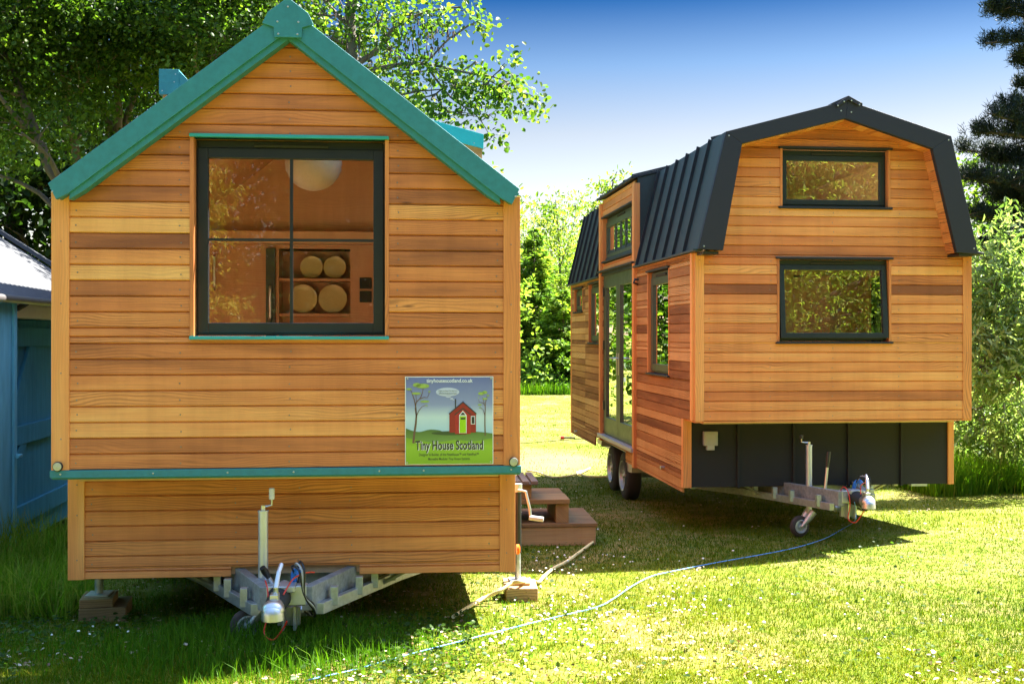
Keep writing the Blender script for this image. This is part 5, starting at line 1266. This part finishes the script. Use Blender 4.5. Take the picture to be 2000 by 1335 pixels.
green = ramp(nt, [(.3, (.040, .080, .003)), (.55, (.100, .122, .004)), (.75, (.17, .155, .014))], n2.outputs['Fac'])
dry = ramp(nt, [(.3, (.13, .10, .025)), (.7, (.30, .235, .085))], n2.outputs['Fac'])
k = mathn(nt, 'ADD', mathn(nt, 'MULTIPLY', n1.outputs['Fac'], .6), mathn(nt, 'MULTIPLY', n3.outputs['Fac'], .55))
f_ = ramp(nt, [(.54, (0, 0, 0)), (.72, (1, 1, 1))], k)
col = mixc(nt, f_.outputs[0], green.outputs[0], dry.outputs[0])
# worn earth track beyond the steps
sx = nd(nt, 'ShaderNodeSeparateXYZ'); L.new(pos, sx.inputs[0])
dx = mathn(nt, 'MULTIPLY', mathn(nt, 'SUBTRACT', sx.outputs['X'], .55), .55); dy = mathn(nt, 'MULTIPLY', mathn(nt, 'SUBTRACT', sx.outputs['Y'], 17.6), .40)
rr = mathn(nt, 'SQRT', mathn(nt, 'ADD', mathn(nt, 'MULTIPLY', dx, dx), mathn(nt, 'MULTIPLY', dy, dy)))
rr = mathn(nt, 'ADD', rr, mathn(nt, 'MULTIPLY_ADD', n3.outputs['Fac'], 1.4, -.7))
e_ = ramp(nt, [(.25, (.75, .75, .75)), (.75, (0, 0, 0))], rr)
col = mixc(nt, e_.outputs[0], col, ramp(nt, [(.3, (.07, .045, .032)), (.7, (.17, .12, .085))], n2.outputs['Fac']).outputs[0])
L.new(col, b.inputs['Base Color']); b.inputs['Roughness'].default_value = .95; b.inputs['Specular IOR Level'].default_value = .15
bp = nd(nt, 'ShaderNodeBump', Strength=.6, Distance=.02); L.new(n2.outputs['Fac'], bp.inputs['Height']); L.new(bp.outputs[0], b.inputs['Normal'])
gr = q.build('lawn_ground', m, None, recalc=False, smooth=False); gr['kind'] = 'structure'
for p in gr.data.polygons: p.use_smooth = True

def grass_obj(name, x, y, h, w, tone, lean=.5, mat='grass', flop=0.0, label=None):
    n = len(x); z = gzn(y)
    an = rng.uniform(0, 2*np.pi, n); la = rng.uniform(0, 2*np.pi, n); lm = np.abs(rng.normal(size=n))*lean
    sx_ = np.cos(an)*w*.5; sy_ = np.sin(an)*w*.5
    lx, ly = np.cos(la)*lm, np.sin(la)*lm
    v = np.empty((n, 6, 3))
    def put(k, t, sgn, ww):
        v[:, k, 0] = x+lx*h*t*t+sx_*sgn*ww; v[:, k, 1] = y+ly*h*t*t+sy_*sgn*ww; v[:, k, 2] = z-.004+h*(t-flop*t*t*np.minimum(lm, 1.2)*.5)
    put(0, 0, -1, 1); put(1, 0, 1, 1); put(2, .55, 1, .8); put(3, 1, 1, .12); put(4, 1, -1, .12); put(5, .55, -1, .8)
    i = np.arange(n)[:, None]*6
    qd = np.concatenate([i+np.array([[0, 1, 2, 5]]), i+np.array([[5, 2, 3, 4]])])
    o = np_mesh(name, v.reshape(-1, 3), qd, np.repeat(np.clip(tone, 0, 1), 6), M[mat])
    o['kind'] = 'stuff'
    if label: o['label'] = label
    return o

def ground_samples(n, px0, px1, py0, py1):
    px = rng.uniform(px0, px1, n); py = rng.uniform(py0, py1, n)
    Y = np.full(n, 10.0)
    for _ in range(30): Y = (CAMZ-gzn(Y))*FPX/(py-CY)
    return (px-CX)/FPX*Y, Y

def dryness(x, y): return noise2(x, y, 1.1, 3)*.5+noise2(x, y, 4.5, 5)*.4+noise2(x, y, 13, 6)*.3
def track(x, y): return np.hypot((x-.55)*.55, (y-17.6)*.40)+noise2(x, y, 5, 9)*.2
x, y = ground_samples(420000, -350, 2350, 745, 1400)
dr = dryness(x, y)
keep = (rng.random(len(x)) < np.where(dr > .5, .30, np.where(dr > .3, .62, .97))) & (rng.random(len(x)) < np.clip((track(x, y)-.2)*1.6, .12, 1))
x, y, dr = x[keep], y[keep], dr[keep]
far = np.clip((y-6)/14, 0, 1)
h = rng.uniform(.012, .036, len(x))*(1+.4*noise2(x, y, 2.2, 12))*(1+far*.35)
tn = .40+dr*.24-.16*far+rng.normal(size=len(x))*.15  # far blades coloured darker in place of tree shade and against sun glare
grass_obj('lawn_grass', x, y, np.maximum(h, .012), .0042+.006*far, tn, .75, flop=.3, label='short dry sunlit lawn grass with worn patches')
# longer, greener grass round the trailer and in the shade at the left
def local(n, x0, x1, y0, y1): return rng.uniform(x0, x1, n), rng.uniform(y0, y1, n)
x, y = local(60000, -4.2, .5, 4.1, 8.5)
k = np.exp(-((x+1.2)/1.35)**2-((y-5.9)/.85)**2)*1.1+np.exp(-((x+3.2)/1.0)**2-((y-6.3)/1.3)**2)*.55+np.exp(-((x-.0)/.55)**2-((y-6.7)/.5)**2)*.6
k *= (.75+.5*noise2(x, y, 3, 21))
keep = rng.random(len(x)) < k*1.2; x, y, k = x[keep], y[keep], k[keep]
grass_obj('long_grass', x, y, rng.uniform(.04, .15, len(x))*np.clip(k, .35, 1.2), .0055, np.where(rng.random(len(x)) < .12, .55, .30)+rng.normal(size=len(x))*.10, .45, flop=.4, mat='grass_green', label='longer green grass under and in front of the trailer hitch')
x, y = local(16000, -4.6, -2.55, 6.5, 8.6)
edge = -2.75-.42*(y-7.2)+.25*noise2(x, y, 3, 31)
keep = (x < edge) & (rng.random(len(x)) < .85); x, y = x[keep], y[keep]
grass_obj('tall_grass', x, y, rng.uniform(.20, .62, len(x))*(.75+.4*noise2(x, y, 2.5, 33)), .0075, np.where(rng.random(len(x)) < .3, 1.0, .72)+rng.normal(size=len(x))*.14, .65, flop=.7, mat='grass_green', label='tall wild grass in the shade before the blue shed')
x, y = local(26000, 5.0, 9.5, 13.2, 15.0)
keep = (y > 13.5+.25*noise2(x, y, 2.2, 41)); x, y = x[keep], y[keep]
grass_obj('tall_grass', x, y, rng.uniform(.20, .75, len(x))*(.8+.4*noise2(x, y, 2, 43)), .011, np.where(rng.random(len(x)) < .2, .75, .45)+rng.normal(size=len(x))*.12, .4, flop=.5, mat='grass_green', label='tall grass fringe under the silver shrub at the right')
x, y = local(12000, -2.5, 4.2, 31.0, 33.5)
grass_obj('tall_grass', x, y, rng.uniform(.12, .40, len(x)), .022, .40+rng.normal(size=len(x))*.2, .4, flop=.5, mat='grass_green', label='tall grass where the lawn meets the thicket between the houses')
# broad clover and weed leaves low in the grass
x, y = local(9000, -4.0, -.2, 4.2, 6.6); x2, y2 = local(2600, -.4, 4.5, 4.6, 9.5); x = np.concatenate([x, x2]); y = np.concatenate([y, y2])
keep = rng.random(len(x)) < .35+.6*noise2(x, y, 3, 51); x, y = x[keep], y[keep]; n = len(x)
pp = np.stack([x, y, gzn(y)+rng.uniform(.015, .06, n)], 1)
v, qd = leaf_verts(pp, rng.normal(size=(n, 3))*np.array([1, 1, .2]), unit(rng.normal(size=(n, 3))*.35+np.array([0, 0, 1])), rng.uniform(.014, .034, n), .9)
o = np_mesh('clover_leaves', v, qd, np.repeat(np.clip(rng.normal(size=n)*.2+.45, 0, 1), 6), M['leaf_alder']); o['kind'] = 'stuff'; o['label'] = 'low clover and weed leaves in the shaded grass'
# clover heads
def heads(px, py, sx_, sy_, n):
    a = rng.normal(size=n)*sx_+px; b_ = np.clip(rng.normal(size=n)*sy_+py, 960, 1400); Y = np.full(n, 8.0)
    for _ in range(30): Y = (CAMZ-gzn(Y))*FPX/(b_-CY)
    return (a-CX)/FPX*Y, Y
X_, Y_l = [], []
for args in ((1080, 1215, 60, 30, 55), (1110, 1260, 60, 30, 40), (1300, 1190, 60, 26, 50), (1380, 1160, 60, 25, 22), (1050, 1120, 40, 20, 26), (1200, 1110, 80, 15, 16), (1120, 1120, 150, 60, 30), (1400, 1240, 220, 50, 24), (1500, 1200, 300, 60, 20), (1840, 1225, 12, 6, 4), (150, 1245, 50, 14, 9), (1010, 1280, 30, 30, 26), (1130, 960, 40, 12, 10), (1075, 985, 30, 15, 5)):
    a, b_ = heads(*args); X_.append(a); Y_l.append(b_)
X_ = np.concatenate(X_); Y_l = np.concatenate(Y_l)
ico = bmesh.new(); bmesh.ops.create_icosphere(ico, subdivisions=1, radius=1)
iv = np.array([v.co[:] for v in ico.verts]); itri = np.array([[v.index for v in f.verts] for f in ico.faces]); ico.free()
kp = rng.random(len(X_)) < .62; X_, Y_l = X_[kp], Y_l[kp]; n = len(X_); r_ = rng.uniform(.005, .0105, n)
V_ = np.stack([X_, Y_l, gzn(Y_l)+rng.uniform(.03, .055, n)], 1)[:, None, :]+iv[None]*r_[:, None, None]*np.array([1, 1, .75])*(1+rng.normal(size=(n, len(iv), 1))*.18)
T_ = (itri[None]+(np.arange(n)*len(iv))[:, None, None]).reshape(-1, 3)
o = np_mesh('clover_flowers', V_.reshape(-1, 3), T_, np.full(n*len(iv), .5), M['petal'], tri=True); o['kind'] = 'stuff'; o['label'] = 'white clover heads and daisies dotted over the lawn'
# fallen leaves and bits on the dry patches
x, y = ground_samples(5200, -100, 2200, 960, 1390); keep = dryness(x, y) > .1; x, y = x[keep], y[keep]; n = len(x)
pp = np.stack([x, y, gzn(y)+rng.uniform(.008, .03, n)], 1)
v, qd = leaf_verts(pp, rng.normal(size=(n, 3))*np.array([1, 1, .15]), unit(rng.normal(size=(n, 3))*.3+np.array([0, 0, 1])), rng.uniform(.012, .034, n), .6)
m = leaf_mat('dry_leaf', [(0, (.10, .055, .03)), (.5, (.30, .20, .11)), (1, (.55, .47, .36))], .1)
o = np_mesh('dry_leaf_litter', v, qd, np.repeat(rng.random(n), 6), m); o['kind'] = 'stuff'; o['label'] = 'dry leaf scraps scattered on the worn lawn'

# ================================================================== sky, sun, camera
SUN_EL, SUN_AZ = R(52), math.atan2(.535, .845)                     # azimuth measured from +X towards +Y
w = bpy.data.worlds.new('World'); scene.world = w; w.use_nodes = True
nt = w.node_tree; bg = nt.nodes['Background']
sk_ = nt.nodes.new('ShaderNodeTexSky'); sk_.sky_type = 'NISHITA'; sk_.sun_disc = False
sk_.sun_elevation = SUN_EL; sk_.sun_rotation = math.pi/2-SUN_AZ
sk_.air_density = 1.0; sk_.dust_density = .6; sk_.ozone_density = 2.0; sk_.altitude = 50
tcw = nt.nodes.new('ShaderNodeTexCoord'); sw = nt.nodes.new('ShaderNodeSeparateXYZ'); nt.links.new(tcw.outputs['Generated'], sw.inputs[0])
grad = ramp(nt, [(0.0, (.36, .28, .235)), (.11, (.31, .243, .20)), (.175, (.24, .19, .163)), (.232, (.118, .140, .162)), (.285, (.0155, .054, .102)), (.40, (.26, .31, .36)), (.65, (1.0, .98, .95))], sw.outputs['Z'])
nt.links.new(mixc(nt, 1.0, sk_.outputs[0], grad.outputs[0], 'MULTIPLY'), bg.inputs[0]); bg.inputs[1].default_value = .10
su = bpy.data.lights.new('sun', 'SUN'); su.energy = 5.0; su.angle = R(.53); su.color = (1, .945, .85)
so_ = bpy.data.objects.new('sun', su); COL.objects.link(so_)
dirv = Vector((math.cos(SUN_EL)*math.cos(SUN_AZ), math.cos(SUN_EL)*math.sin(SUN_AZ), math.sin(SUN_EL)))
so_.rotation_euler = dirv.to_track_quat('Z', 'Y').to_euler(); so_.location = dirv*40
cam = bpy.data.cameras.new('camera'); cam.sensor_width = 36; cam.lens = 36*FPX/2000; cam.shift_y = -12.5/2000; cam.clip_end = 3000; cam.clip_start = .05
co = bpy.data.objects.new('camera', cam); COL.objects.link(co); co.location = (0, 0, CAMZ); co.rotation_euler = (R(90), 0, 0)
scene.camera = co
scene.view_settings.view_transform = 'Standard'; scene.view_settings.look = 'None'; scene.view_settings.exposure = 3.15; scene.view_settings.gamma = 1
